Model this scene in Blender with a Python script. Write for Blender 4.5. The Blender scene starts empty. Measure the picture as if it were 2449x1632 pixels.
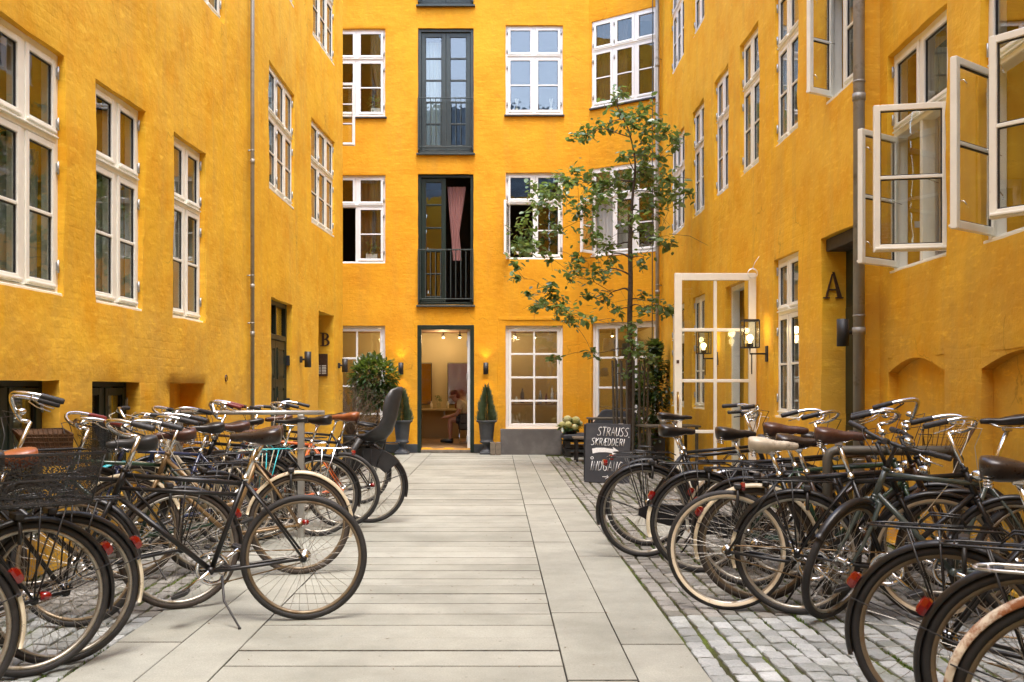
import bpy, math, random
from mathutils import Vector, Matrix, noise
R = math.radians
random.seed(7)
SC = bpy.context.scene
COL = SC.collection
# ------------------------------------------------------------------ camera, sky, sun, exposure
CAMH = 1.28; FPX = 2381.0; VX, VY = 1185.0, 927.0          # eye height, focal length in photo pixels, vanishing point
cd = bpy.data.cameras.new('camera'); cam = bpy.data.objects.new('camera', cd); COL.objects.link(cam)
cam.location = (0, 0, CAMH); cam.rotation_euler = (R(90), 0, 0)
cd.sensor_width = 36.0; cd.lens = 35.0; cd.shift_x = 0.0161; cd.shift_y = 0.0453
cd.clip_start = 0.05; cd.clip_end = 500
cd.dof.use_dof = True; cd.dof.focus_distance = 11.0; cd.dof.aperture_fstop = 8.0
SC.camera = cam
wd = bpy.data.worlds.new("World"); SC.world = wd; wd.use_nodes = True
nt = wd.node_tree; nt.nodes.clear()
sk = nt.nodes.new('ShaderNodeTexSky'); sk.sky_type = 'NISHITA'; sk.sun_disc = False
SUN_EL, SUN_AZ = R(72), R(165)
sk.sun_elevation = SUN_EL; sk.sun_rotation = SUN_AZ; sk.dust_density = 3.0; sk.air_density = 1.0
hs = nt.nodes.new('ShaderNodeHueSaturation'); hs.inputs['Saturation'].default_value = 0.95
bg = nt.nodes.new('ShaderNodeBackground'); bg.inputs['Strength'].default_value = 0.15
wo = nt.nodes.new('ShaderNodeOutputWorld')
nt.links.new(sk.outputs[0], hs.inputs['Color']); nt.links.new(hs.outputs[0], bg.inputs[0]); nt.links.new(bg.outputs[0], wo.inputs[0])
sl = bpy.data.lights.new('sun', 'SUN'); sun = bpy.data.objects.new('sun', sl); COL.objects.link(sun)
sl.energy = 0.55; sl.angle = R(30); sl.color = (1.0, 0.95, 0.88)
sdir = Vector((math.sin(SUN_AZ) * math.cos(SUN_EL), math.cos(SUN_AZ) * math.cos(SUN_EL), math.sin(SUN_EL)))
sun.rotation_euler = sdir.to_track_quat('Z', 'Y').to_euler(); sun.location = (0, 0, 30)
SC.view_settings.view_transform = 'Standard'; SC.view_settings.look = 'None'
SC.view_settings.gamma = 1.0; SC.view_settings.exposure = 2.36; SC.view_settings.use_curve_mapping = False
try:
    SC.cycles.max_bounces = 10; SC.cycles.diffuse_bounces = 5; SC.cycles.transparent_max_bounces = 16; SC.cycles.caustics_reflective = False
except Exception: pass

# ------------------------------------------------------------------ mesh helpers
class MB:
    def __init__(s): s.v = []; s.f = []; s.m = []; s.s = []; s.M = None; s.c = None
    def add(s, vs, fs, mi=0, smooth=False):
        o = len(s.v)
        if s.M is not None: vs = [s.M @ Vector(p) for p in vs]
        s.v.extend([tuple(p) for p in vs])
        for f in fs: s.f.append([i + o for i in f]); s.m.append(mi); s.s.append(smooth)
    def box(s, x0, x1, y0, y1, z0, z1, mi=0, bev=0.0):
        if bev <= 0:
            vs = [(x, y, z) for x in (x0, x1) for y in (y0, y1) for z in (z0, z1)]
            s.add(vs, [(0,1,3,2),(4,6,7,5),(0,4,5,1),(2,3,7,6),(0,2,6,4),(1,5,7,3)], mi); return
        b = bev; vs = []; rings = [(z0, b), (z0 + b, 0), (z1 - b, 0), (z1, b)]
        for z, i in rings:
            a = b if i == 0 else 2 * b
            X0, X1, Y0, Y1 = x0 + i, x1 - i, y0 + i, y1 - i; c = b
            vs += [(X0 + c, Y0, z), (X1 - c, Y0, z), (X1, Y0 + c, z), (X1, Y1 - c, z), (X1 - c, Y1, z), (X0 + c, Y1, z), (X0, Y1 - c, z), (X0, Y0 + c, z)]
        fs = [tuple(reversed(range(8))), tuple(range(24, 32))]
        for k in range(3):
            for i in range(8): fs.append((k*8+i, k*8+(i+1) % 8, (k+1)*8+(i+1) % 8, (k+1)*8+i))
        s.add(vs, fs, mi)
    def tube(s, pts, r, n=8, mi=0, closed=False, caps=True, smooth=True):
        P = [Vector(p) for p in pts]; N = len(P)
        rr = list(r) if isinstance(r, (list, tuple)) else [r] * N
        T = []
        for i in range(N):
            a = P[(i-1) % N] if (closed or i > 0) else P[i]; b = P[(i+1) % N] if (closed or i < N-1) else P[i]
            t = b - a; T.append(t.normalized() if t.length > 1e-9 else Vector((0,0,1)))
        up = Vector((0,0,1)) if abs(T[0].z) < .9 else Vector((1,0,0))
        u = T[0].cross(up).normalized(); vs = []
        for i in range(N):
            u = (u - T[i] * u.dot(T[i]))
            u = u.normalized() if u.length > 1e-6 else T[i].orthogonal().normalized()
            w = T[i].cross(u)
            for k in range(n):
                a = 2*math.pi*k/n; vs.append(P[i] + (u*math.cos(a) + w*math.sin(a))*rr[i])
        fs = []
        for i in range(N if closed else N-1):
            j = (i+1) % N
            for k in range(n): fs.append((i*n+k, i*n+(k+1) % n, j*n+(k+1) % n, j*n+k))
        s.add(vs, fs, mi, smooth)
        if caps and not closed:
            o = len(s.v) - N*n
            s.f.append([o+k for k in reversed(range(n))]); s.m.append(mi); s.s.append(False)
            s.f.append([o+(N-1)*n+k for k in range(n)]); s.m.append(mi); s.s.append(False)
    def lathe(s, prof, n=16, mi=0, c=(0,0,0), axis='z', smooth=True, a0=0, a1=360):
        vs = []; fs = []; full = abs(a1-a0-360) < 1e-6; m = n if full else n+1
        for k in range(m):
            a = R(a0 + (a1-a0)*k/n); ca, sa = math.cos(a), math.sin(a)
            for (r, h) in prof:
                if axis == 'z': vs.append((c[0]+r*ca, c[1]+r*sa, c[2]+h))
                elif axis == 'y': vs.append((c[0]+r*ca, c[1]+h, c[2]+r*sa))
                else: vs.append((c[0]+h, c[1]+r*ca, c[2]+r*sa))
        q = len(prof)
        for k in range(n):
            k2 = (k+1) % m
            for i in range(q-1): fs.append((k*q+i, k2*q+i, k2*q+i+1, k*q+i+1))
        s.add(vs, fs, mi, smooth)
    def prism(s, poly, y0, y1, mi=0):
        n = len(poly); vs = [(x, y0, z) for x, z in poly] + [(x, y1, z) for x, z in poly]
        fs = [tuple(range(n)), tuple(reversed(range(n, 2*n)))] + [(i, i+n, (i+1) % n+n, (i+1) % n) for i in range(n)]
        s.add(vs, fs, mi)
    def loft(s, secs, mi=0, closed=True, cap=True, smooth=True):
        n = len(secs[0]); vs = [p for c in secs for p in c]; fs = []
        for i in range(len(secs)-1):
            for k in range(n if closed else n-1): fs.append((i*n+k, i*n+(k+1) % n, (i+1)*n+(k+1) % n, (i+1)*n+k))
        if cap and closed: fs += [tuple(reversed(range(n))), tuple(range((len(secs)-1)*n, len(secs)*n))]
        s.add(vs, fs, mi, smooth)
    def ball(s, c, r, n=10, mi=0, sq=(1,1,1)):
        prof = [(r*math.sin(math.pi*i/(n//2+1)), -r*math.cos(math.pi*i/(n//2+1))) for i in range(n//2+2)]
        vs = []; fs = []; q = len(prof)
        for k in range(n):
            a = 2*math.pi*k/n
            for (rr, h) in prof: vs.append((c[0]+rr*math.cos(a)*sq[0], c[1]+rr*math.sin(a)*sq[1], c[2]+h*sq[2]))
        for k in range(n):
            k2 = (k+1) % n
            for i in range(q-1): fs.append((k*q+i, k2*q+i, k2*q+i+1, k*q+i+1))
        s.add(vs, fs, mi, True)
    def mesh(s, name, mats):
        me = bpy.data.meshes.new(name); me.from_pydata(s.v, [], s.f)
        for m in (mats if isinstance(mats, (list, tuple)) else [mats]): me.materials.append(m)
        me.polygons.foreach_set('material_index', s.m); me.polygons.foreach_set('use_smooth', s.s)
        me.update(); return me
WM = {}
I4 = Matrix.Identity(4)
def T(x, y=0, z=0): return Matrix.Translation(Vector((x, y, z)) if not isinstance(x, Vector) else x)
def RZ(a): return Matrix.Rotation(a, 4, 'Z')
def RX(a): return Matrix.Rotation(a, 4, 'X')
def RY(a): return Matrix.Rotation(a, 4, 'Y')
def put(name, data, parent=None, M=I4, **tags):
    """link one object; M is its WORLD matrix"""
    o = bpy.data.objects.new(name, data); COL.objects.link(o); WM[o.name] = M.copy()
    if parent is not None:
        o.parent = parent; o.matrix_basis = WM[parent.name].inverted() @ M
    else: o.matrix_basis = M
    for k, v in tags.items():
        if v is not None: o[k] = v
    return o
def thing(name, label, cat, M=I4, group=None, mesh=None, mats=None):
    d = mesh.mesh(name, mats) if isinstance(mesh, MB) else mesh
    return put(name, d, None, M, label=label, category=cat, group=group)
def part(name, mb, mats, parent, M=None, **tags):
    d = mb.mesh(name, mats) if isinstance(mb, MB) else mb
    return put(name, d, parent, WM[parent.name] if M is None else M, **tags)

# ------------------------------------------------------------------ materials
def srgb(r, g, b): return tuple(((c/255)/12.92 if c/255 <= .04045 else ((c/255+.055)/1.055)**2.4) for c in (r, g, b)) + (1,)
class NT:
    def __init__(s, name):
        s.m = bpy.data.materials.new(name); s.m.use_nodes = True; s.t = s.m.node_tree; s.t.nodes.clear()
        s.out = s.n('ShaderNodeOutputMaterial')
    def n(s, ty, **kw):
        x = s.t.nodes.new(ty)
        for k, v in kw.items():
            if k in x.inputs.keys() if hasattr(x.inputs, 'keys') else False: x.inputs[k].default_value = v
            else: setattr(x, k, v)
        return x
    def l(s, a, b): s.t.links.new(a, b)
    def pos(s, scale=(1,1,1), world=True):
        g = s.n('ShaderNodeNewGeometry') if world else s.n('ShaderNodeTexCoord')
        mp = s.n('ShaderNodeMapping'); mp.inputs['Scale'].default_value = scale
        s.l(g.outputs['Position'] if world else g.outputs['Object'], mp.inputs['Vector']); return mp.outputs[0]
    def noise(s, v, scale, detail=4, rough=.55, out='Fac'):
        x = s.n('ShaderNodeTexNoise'); x.inputs['Scale'].default_value = scale; x.inputs['Detail'].default_value = detail
        x.inputs['Roughness'].default_value = rough; s.l(v, x.inputs['Vector']); return x.outputs[out]
    def ramp(s, f, stops):
        x = s.n('ShaderNodeValToRGB'); e = x.color_ramp.elements
        while len(e) < len(stops): e.new(.5)
        for i, (p, c) in enumerate(stops): e[i].position = p; e[i].color = c if len(c) == 4 else tuple(c)+(1,)
        s.l(f, x.inputs[0]); return x.outputs[0]
    def mix(s, f, a, b, mode='MIX'):
        x = s.n('ShaderNodeMix'); x.data_type = 'RGBA'; x.blend_type = mode
        for k, v in ((0, f), (6, a), (7, b)):
            if hasattr(v, 'links') or hasattr(v, 'is_linked'): s.l(v, x.inputs[k])
            else: x.inputs[k].default_value = v if k == 0 or len(v) == 4 else tuple(v)+(1,)
        return x.outputs[2]
    def math(s, op, a, b=None):
        x = s.n('ShaderNodeMath'); x.operation = op
        for k, v in ((0, a), (1, b)):
            if v is None: continue
            if hasattr(v, 'is_linked'): s.l(v, x.inputs[k])
            else: x.inputs[k].default_value = v
        return x.outputs[0]
    def bsdf(s, col=None, rough=.5, metal=0, spec=None, height=None, bdist=.01, bstr=1.0, coat=None):
        b = s.n('ShaderNodeBsdfPrincipled')
        for k, v in (('Base Color', col), ('Roughness', rough), ('Metallic', metal), ('Specular IOR Level', spec), ('Coat Weight', coat)):
            if v is None: continue
            if hasattr(v, 'is_linked'): s.l(v, b.inputs[k])
            else: b.inputs[k].default_value = v if not isinstance(v, tuple) or len(v) == 4 else v+(1,)
        if height is not None:
            bp = s.n('ShaderNodeBump'); bp.inputs['Distance'].default_value = bdist; bp.inputs['Strength'].default_value = bstr
            s.l(height, bp.inputs['Height']); s.l(bp.outputs[0], b.inputs['Normal'])
        s.l(b.outputs[0], s.out.inputs[0]); s.b = b; return s.m
def simple(name, col, rough=.5, metal=0, var=.15, nscale=12, dirt=None, dscale=9, dlo=.55, dhi=.7, bump=0.0, coat=None, local=True, spec=None):
    t = NT(name); v = t.pos(world=not local); f = t.noise(v, nscale, 5)
    c1 = tuple(min(1, c*(1+var)) for c in col[:3]); c0 = tuple(c*(1-var) for c in col[:3])
    c = t.ramp(f, [(.3, c0), (.7, c1)])
    r = t.math('ADD', t.math('MULTIPLY', t.noise(v, nscale*2.3, 3), .25), rough-.12)
    if dirt:
        d = t.ramp(t.noise(v, dscale, 8, .7), [(dlo, (0,0,0)), (dhi, (1,1,1))]); c = t.mix(d, c, dirt); r = t.mix(d, (rough,)*3, (.85,)*3)
    h = t.noise(v, nscale*6, 4) if bump else None
    return t.bsdf(c, r, metal, spec, h, bump, .6, coat)

def stucco(name, base, pale, deep, dusty, bump=1.0):
    t = NT(name); v = t.pos()
    big = t.noise(v, .55, 5, .6); mid = t.noise(v, 2.2, 7, .65); fine = t.noise(v, 14, 6, .6)
    c = t.mix(t.ramp(big, [(.35, (0,0,0)), (.68, (1,1,1))]), base, pale)
    c = t.mix(t.ramp(mid, [(.44, (0,0,0)), (.66, (.85,)*3)]), c, deep)
    vs = t.pos((3.0, 3.0, .28)); st = t.noise(vs, 1.6, 6, .6)
    c = t.mix(t.ramp(st, [(.50, (0,0,0)), (.76, (.55,)*3)]), c, dusty)
    # bleached, worn and dusty zone low on the wall
    sx = t.n('ShaderNodeSeparateXYZ'); t.l(t.pos(), sx.inputs[0])
    low = t.math('MULTIPLY_ADD', sx.outputs['Z'], -.55); low.node.inputs[2].default_value = 1.55
    lowm = t.math('MULTIPLY', low, t.ramp(t.noise(v, 1.3, 7, .62), [(.40, (0,0,0)), (.66, (1,1,1))])); 
    cl = t.n('ShaderNodeClamp'); t.l(lowm, cl.inputs[0]); cl.inputs[2].default_value = .55
    c = t.mix(cl.outputs[0], c, dusty)
    sp = t.noise(v, 38, 4, .7); c = t.mix(t.ramp(sp, [(.64, (0,0,0)), (.72, (.5,)*3)]), c, tuple(x*.45 for x in deep[:3]))
    scr = t.noise(t.pos((1.5, 1.5, 5)), 4.0, 9, .72); c = t.mix(t.ramp(scr, [(.54, (0,0,0)), (.66, (.6,)*3)]), c, tuple(min(1, x*1.25) for x in pale[:3]))
    # brick courses and trowel marks under the limewash
    br = t.n('ShaderNodeTexBrick'); br.inputs['Scale'].default_value = 1.0; br.inputs['Brick Width'].default_value = .24; br.inputs['Row Height'].default_value = .075
    br.inputs['Mortar Size'].default_value = .012; br.inputs['Mortar Smooth'].default_value = 1.0
    mpn = t.n('ShaderNodeMapping'); mpn.inputs['Rotation'].default_value = (R(90), 0, 0)
    add = t.n('ShaderNodeVectorMath'); add.operation = 'ADD'
    nz = t.n('ShaderNodeTexNoise'); nz.inputs['Scale'].default_value = 3; t.l(v, nz.inputs['Vector'])
    sc2 = t.n('ShaderNodeVectorMath'); sc2.operation = 'SCALE'; sc2.inputs['Scale'].default_value = .06; t.l(nz.outputs['Color'], sc2.inputs[0])
    tc = t.n('ShaderNodeTexCoord'); t.l(tc.outputs['Object'], add.inputs[0]); t.l(sc2.outputs[0], add.inputs[1])
    t.l(add.outputs[0], mpn.inputs[0]); t.l(mpn.outputs[0], br.inputs['Vector'])
    bm = t.ramp(t.noise(v, .9, 4), [(.42, (0,0,0)), (.62, (1,1,1))])
    tro = t.noise(t.pos((1, 1, 1.7)), 7, 3, .5)
    h = t.math('MULTIPLY', t.math('MULTIPLY', br.outputs['Fac'], -.09), bm)
    h = t.math('ADD', h, t.math('MULTIPLY', tro, .75)); h = t.math('ADD', h, t.math('MULTIPLY', fine, .6))
    h = t.math('ADD', h, t.math('MULTIPLY', t.noise(v, 45, 5, .65), .13))
    cr = t.n('ShaderNodeTexVoronoi'); cr.feature = 'DISTANCE_TO_EDGE'; cr.inputs['Scale'].default_value = .7
    nz2 = t.n('ShaderNodeTexNoise'); nz2.inputs['Scale'].default_value = 1.7; nz2.inputs['Detail'].default_value = 6; t.l(v, nz2.inputs['Vector'])
    s3 = t.n('ShaderNodeVectorMath'); s3.operation = 'ADD'; t.l(v, s3.inputs[0]); t.l(nz2.outputs['Color'], s3.inputs[1]); t.l(s3.outputs[0], cr.inputs['Vector'])
    crk = t.ramp(cr.outputs['Distance'], [(.0, (1,1,1)), (.006, (0,0,0))])
    crm = t.math('MULTIPLY', crk, t.ramp(t.noise(v, .8, 2), [(.56, (0,0,0)), (.6, (1,1,1))]))
    c = t.mix(t.math('MULTIPLY', crm, .5), c, tuple(x*.35 for x in deep[:3]))
    return t.bsdf(c, t.math('ADD', t.math('MULTIPLY', mid, .2), .62), 0, .25, h, .022*bump, .8)

M = {}
M['wall_side'] = stucco('yellow_limewash_side', (.85,.465,.020), (.86,.52,.055), (.78,.36,.008), (.62,.37,.07), .42)
M['wall_back'] = stucco('yellow_limewash_back', (.72,.335,.010), (.74,.36,.018), (.66,.275,.008), (.58,.29,.030), .55)
M['cream'] = simple('cream_window_paint', (.85,.84,.74), .35, var=.05, nscale=8, dirt=(.45,.38,.26), dscale=11, dlo=.66, dhi=.80)
M['white'] = simple('white_window_paint', (.83,.84,.83), .35, var=.04, nscale=8, dirt=(.5,.47,.4), dscale=11, dlo=.68, dhi=.82)
M['green'] = simple('dark_green_paint', (.014,.024,.017), .42, var=.2, nscale=6, spec=.3, dirt=(.035,.04,.03), dscale=20, dlo=.64, dhi=.8)
M['greygreen'] = simple('dark_grey_green_paint', (.035,.048,.045), .4, var=.2, nscale=6)
M['steel'] = simple('galvanised_steel', (.42,.42,.40), .42, .75, .2, 7, dirt=(.22,.18,.13), dscale=10, dlo=.6, dhi=.8)
M['zincpipe'] = simple('zinc_downpipe', (.30,.29,.26), .5, .35, .18, 4, dirt=(.16,.13,.09), dscale=6, dlo=.55, dhi=.75)
M['chrome'] = simple('worn_chrome', (.72,.73,.74), .20, 1, .12, 20, dirt=(.25,.16,.09), dscale=40, dlo=.62, dhi=.72)
M['black'] = simple('black_bicycle_enamel', (.012,.012,.013), .34, 0, .3, 15, dirt=(.03,.025,.02), dscale=30, dlo=.62, dhi=.75, spec=.4)
M['blackmatte'] = simple('black_powder_coat', (.02,.02,.021), .5, 0, .3, 15)
M['brownframe'] = simple('dark_brown_enamel', (.05,.028,.018), .28, 0, .3, 15, coat=.3)
M['beigeframe'] = simple('beige_bicycle_enamel', (.50,.43,.30), .35, 0, .15, 15, dirt=(.2,.12,.06), dscale=25, dlo=.6, dhi=.7)
M['goldframe'] = simple('worn_bronze_enamel', (.20,.13,.06), .35, .3, .25, 15)
M['greenframe'] = simple('grey_green_enamel', (.055,.075,.07), .32, 0, .2, 15, coat=.3)
M['darkgreen'] = simple('bottle_green_enamel', (.015,.045,.025), .3, 0, .2, 15, coat=.3)
M['turq'] = simple('turquoise_enamel', (.03,.42,.48), .3, 0, .15, 15)
M['blueframe'] = simple('navy_enamel', (.02,.03,.08), .3, 0, .2, 15, coat=.3)
M['orange'] = simple('orange_enamel', (.60,.13,.03), .35, 0, .2, 15)
M['rubber'] = simple('black_tyre_rubber', (.016,.015,.015), .7, 0, .35, 10, dirt=(.045,.040,.034), dscale=12, dlo=.55, dhi=.8, bump=.002)
M['brownrubber'] = simple('brown_tyre_rubber', (.042,.032,.025), .78, 0, .3, 10, dirt=(.07,.06,.05), dscale=12, dlo=.5, dhi=.75)
M['whitewall'] = simple('cream_tyre_wall', (.66,.57,.42), .6, 0, .1, 10, dirt=(.3,.23,.15), dscale=14, dlo=.6, dhi=.75)
M['rim'] = simple('dusty_alloy_rim', (.38,.36,.31), .38, .8, .2, 10, dirt=(.22,.16,.09), dscale=16, dlo=.5, dhi=.7)
M['rimgold'] = simple('tan_rim', (.20,.155,.10), .42, .5, .2, 10, dirt=(.2,.13,.07), dscale=16, dlo=.5, dhi=.7)
M['spoke'] = simple('spoke_steel', (.42,.40,.36), .35, .9, .15, 30)
M['leather'] = simple('black_leather', (.018,.015,.014), .32, 0, .3, 25, bump=.001)
M['brownleather'] = simple('brown_leather', (.070,.028,.018), .34, 0, .3, 18, dirt=(.04,.015,.01), dscale=14, dlo=.5, dhi=.7, bump=.001)
M['darkbrown'] = simple('dark_brown_leather', (.028,.018,.014), .3, 0, .3, 18, bump=.001)
M['tanleather'] = simple('tan_leather', (.24,.075,.025), .35, 0, .25, 18, bump=.001)
M['creamvinyl'] = simple('cream_vinyl', (.48,.43,.34), .45, 0, .15, 18, dirt=(.2,.16,.11), dscale=14, dlo=.55, dhi=.7)
M['greyvinyl'] = simple('grey_vinyl', (.030,.031,.033), .42, 0, .2, 18)
M['grip'] = simple('grip_rubber', (.02,.02,.022), .55, 0, .2, 40, bump=.002)
M['redgrip'] = simple('oxblood_grip', (.16,.02,.012), .4, 0, .2, 40)
M['red'] = simple('red_reflector', (.17,.002,.002), .2, 0, .15, 60, coat=.8)
M['amber'] = simple('amber_reflector', (.55,.13,.005), .15, 0, .15, 60, coat=.8)
M['creampaint'] = simple('cream_mudguard_paint', (.68,.62,.47), .35, 0, .08, 12, dirt=(.10,.05,.03), dscale=18, dlo=.63, dhi=.67)
M['rustcream'] = simple('rusty_cream_paint', (.58,.52,.41), .5, 0, .15, 12, dirt=(.22,.075,.02), dscale=10, dlo=.44, dhi=.56)
M['silverfender'] = simple('silver_mudguard', (.50,.49,.47), .3, .8, .12, 12, dirt=(.2,.15,.1), dscale=20, dlo=.6, dhi=.75)
M['wicker'] = simple('brown_wicker', (.11,.055,.025), .6, 0, .3, 40)
M['brass'] = simple('brass', (.55,.40,.16), .35, .9, .2, 30)
M['bronze'] = simple('bronze_letter', (.10,.055,.03), .45, .4, .3, 30)
M['char'] = simple('charcoal_fabric', (.028,.030,.036), .8, 0, .15, 9)
M['darkwood'] = simple('black_stained_wood', (.022,.020,.019), .6, 0, .3, 9)
M['greywood'] = simple('weathered_wood', (.17,.14,.105), .75, 0, .3, 14, bump=.004)
M['urn'] = simple('grey_cast_urn', (.055,.06,.068), .6, 0, .2, 8, bump=.002)
M['zincbox'] = simple('grey_zinc_planter', (.115,.108,.105), .6, .1, .18, 3, dirt=(.18,.17,.165), dscale=3.5, dlo=.5, dhi=.72)
M['guard'] = simple('grey_brown_steel', (.085,.078,.062), .55, .2, .2, 9)
M['bark'] = simple('brown_bark', (.055,.038,.025), .85, 0, .4, 25, bump=.01)
M['twig'] = simple('dry_twig', (.13,.09,.055), .85, 0, .3, 25)
M['slate'] = simple('slate_roof', (.24,.29,.34), .45, 0, .3, 2)
M['plinth'] = simple('dark_plinth_paint', (.045,.052,.058), .6, 0, .25, 6)
M['board'] = simple('chalkboard', (.030,.032,.038), .7, 0, .2, 5, dirt=(.07,.07,.075), dscale=3, dlo=.5, dhi=.8)
M['chalk'] = simple('chalk_white', (.75,.76,.76), .8, 0, .1, 60)
M['interior'] = simple('dim_room_plaster', (.20,.15,.10), .9, 0, .1, 1)
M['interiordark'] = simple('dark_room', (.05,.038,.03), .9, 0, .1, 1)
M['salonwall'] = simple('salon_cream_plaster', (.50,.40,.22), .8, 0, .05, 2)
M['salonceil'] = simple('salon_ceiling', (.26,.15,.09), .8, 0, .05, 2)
M['oak'] = simple('oak_floor', (.26,.15,.07), .4, 0, .25, 3)
M['mirror'] = simple('mirror', (.7,.7,.68), .1, 1, .02, 2)
M['shutter'] = simple('white_panelled_shutter', (.72,.70,.66), .5, 0, .04, 4)
M['skin'] = simple('skin', (.42,.20,.12), .55, 0, .1, 10)
M['redhair'] = simple('auburn_hair', (.16,.035,.015), .6, 0, .3, 60)
M['shirt'] = simple('pale_yellow_shirt', (.62,.50,.28), .8, 0, .08, 10)
M['shorts'] = simple('dark_shorts', (.02,.02,.025), .8, 0, .1, 10)
M['shade'] = simple('white_lamp_shade', (.75,.76,.80), .6, 0, .05, 5)
M['terracotta'] = simple('terracotta', (.34,.15,.08), .8, 0, .2, 10)
M['soil'] = simple('potting_soil', (.03,.02,.013), .95, 0, .3, 30)
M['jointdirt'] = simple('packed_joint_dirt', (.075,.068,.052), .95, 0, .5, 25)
M['ivory'] = simple('ivory_nameplate', (.70,.66,.55), .5, 0, .05, 10)

def curtain_mat(name, col, tr=.35):
    t = NT(name); d = t.n('ShaderNodeBsdfDiffuse'); d.inputs[0].default_value = col+(1,)
    tl = t.n('ShaderNodeBsdfTranslucent'); tl.inputs[0].default_value = col+(1,)
    mx = t.n('ShaderNodeMixShader'); mx.inputs[0].default_value = tr
    t.l(d.outputs[0], mx.inputs[1]); t.l(tl.outputs[0], mx.inputs[2]); t.l(mx.outputs[0], t.out.inputs[0]); return t.m
M['curtain'] = curtain_mat('grey_net_curtain', (.55,.62,.56))
M['curtainwhite'] = curtain_mat('white_curtain', (.62,.60,.56))
M['curtainpink'] = curtain_mat('dusty_pink_curtain', (.50,.26,.24))
M['curtainbrown'] = curtain_mat('brown_curtain', (.12,.085,.06))

def glass(name, ior=1.75, wav=0.0, tint=(.93,.95,.93)):
    t = NT(name); tr = t.n('ShaderNodeBsdfTransparent'); tr.inputs[0].default_value = tint+(1,)
    gl = t.n('ShaderNodeBsdfGlossy'); gl.inputs['Roughness'].default_value = .004
    lw = t.n('ShaderNodeLayerWeight'); lw.inputs[0].default_value = .5; f0 = ((ior-1)/(ior+1))**2
    fq = t.math('MULTIPLY_ADD', t.math('POWER', lw.outputs['Facing'], 5.0), 1-f0); fq.node.inputs[2].default_value = f0
    mx = t.n('ShaderNodeMixShader'); t.l(fq, mx.inputs[0]); t.l(tr.outputs[0], mx.inputs[1]); t.l(gl.outputs[0], mx.inputs[2])
    if wav:
        b = t.n('ShaderNodeBump'); b.inputs['Distance'].default_value = wav; b.inputs['Strength'].default_value = .5
        t.l(t.noise(t.pos((1,1,.6)), 5, 2), b.inputs['Height']); t.l(b.outputs[0], gl.inputs['Normal'])
    t.l(mx.outputs[0], t.out.inputs[0]); return t.m
M['glass'] = glass('window_glass', 1.85, .0007)
M['oldglass'] = glass('old_wavy_window_glass', 2.1, .003)
M['clear'] = glass('clear_door_glass', 1.5)
def meshy(name, col, cover, scale):
    t = NT(name); tc = t.n('ShaderNodeTexCoord'); mp = t.n('ShaderNodeMapping'); t.l(tc.outputs['Object'], mp.inputs[0]); mp.inputs['Rotation'].default_value = (.6, .5, .8)
    w = t.n('ShaderNodeTexVoronoi'); w.inputs['Scale'].default_value = scale; t.l(mp.outputs[0], w.inputs['Vector'])
    f = t.ramp(w.outputs['Distance'], [(cover-.02, (0,0,0)), (cover+.02, (1,1,1))])
    tr = t.n('ShaderNodeBsdfTransparent'); b = t.n('ShaderNodeBsdfPrincipled'); b.inputs['Base Color'].default_value = col+(1,); b.inputs['Roughness'].default_value = .4
    mx = t.n('ShaderNodeMixShader'); t.l(f, mx.inputs[0]); t.l(tr.outputs[0], mx.inputs[1]); t.l(b.outputs[0], mx.inputs[2]); t.l(mx.outputs[0], t.out.inputs[0]); return t.m
M['wiremesh'] = meshy('perforated_black_mesh', (.02,.02,.022), .52, 150)
def emis(name, col, st):
    t = NT(name); e = t.n('ShaderNodeEmission'); e.inputs[0].default_value = col+(1,); e.inputs[1].default_value = st; t.l(e.outputs[0], t.out.inputs[0]); return t.m
M['bulb'] = emis('warm_bulb', (1.0,.72,.35), 3.0)
def leafmat(name, a, b, rough=.3):
    t = NT(name); v = t.pos(); oi = t.n('ShaderNodeObjectInfo')
    f = t.noise(v, 9, 3); f2 = t.math('ADD', t.math('MULTIPLY', f, .8), t.math('MULTIPLY', oi.outputs['Random'], .2))
    c = t.ramp(f2, [(.35, a), (.68, b)]); pb = t.n('ShaderNodeBsdfPrincipled'); t.l(c, pb.inputs['Base Color']); pb.inputs['Roughness'].default_value = rough
    pb.inputs['Specular IOR Level'].default_value = .7
    tl = t.n('ShaderNodeBsdfTranslucent'); t.l(t.mix(.5, c, (.30,.42,.04)), tl.inputs[0])
    mx = t.n('ShaderNodeMixShader'); mx.inputs[0].default_value = .38; t.l(pb.outputs[0], mx.inputs[1]); t.l(tl.outputs[0], mx.inputs[2]); t.l(mx.outputs[0], t.out.inputs[0]); return t.m
M['leaf'] = leafmat('glossy_tree_leaf', (.085,.15,.065), (.21,.31,.13), .20)
M['laurel'] = leafmat('laurel_leaf', (.018,.050,.016), (.055,.11,.03), .3)
M['cypress'] = leafmat('cypress_foliage', (.06,.09,.055), (.13,.16,.09), .6)
M['ivy'] = leafmat('ivy_leaf', (.012,.030,.012), (.04,.08,.03), .35)
M['petal'] = leafmat('hydrangea_petal', (.60,.56,.20), (.75,.72,.50), .6)

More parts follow.
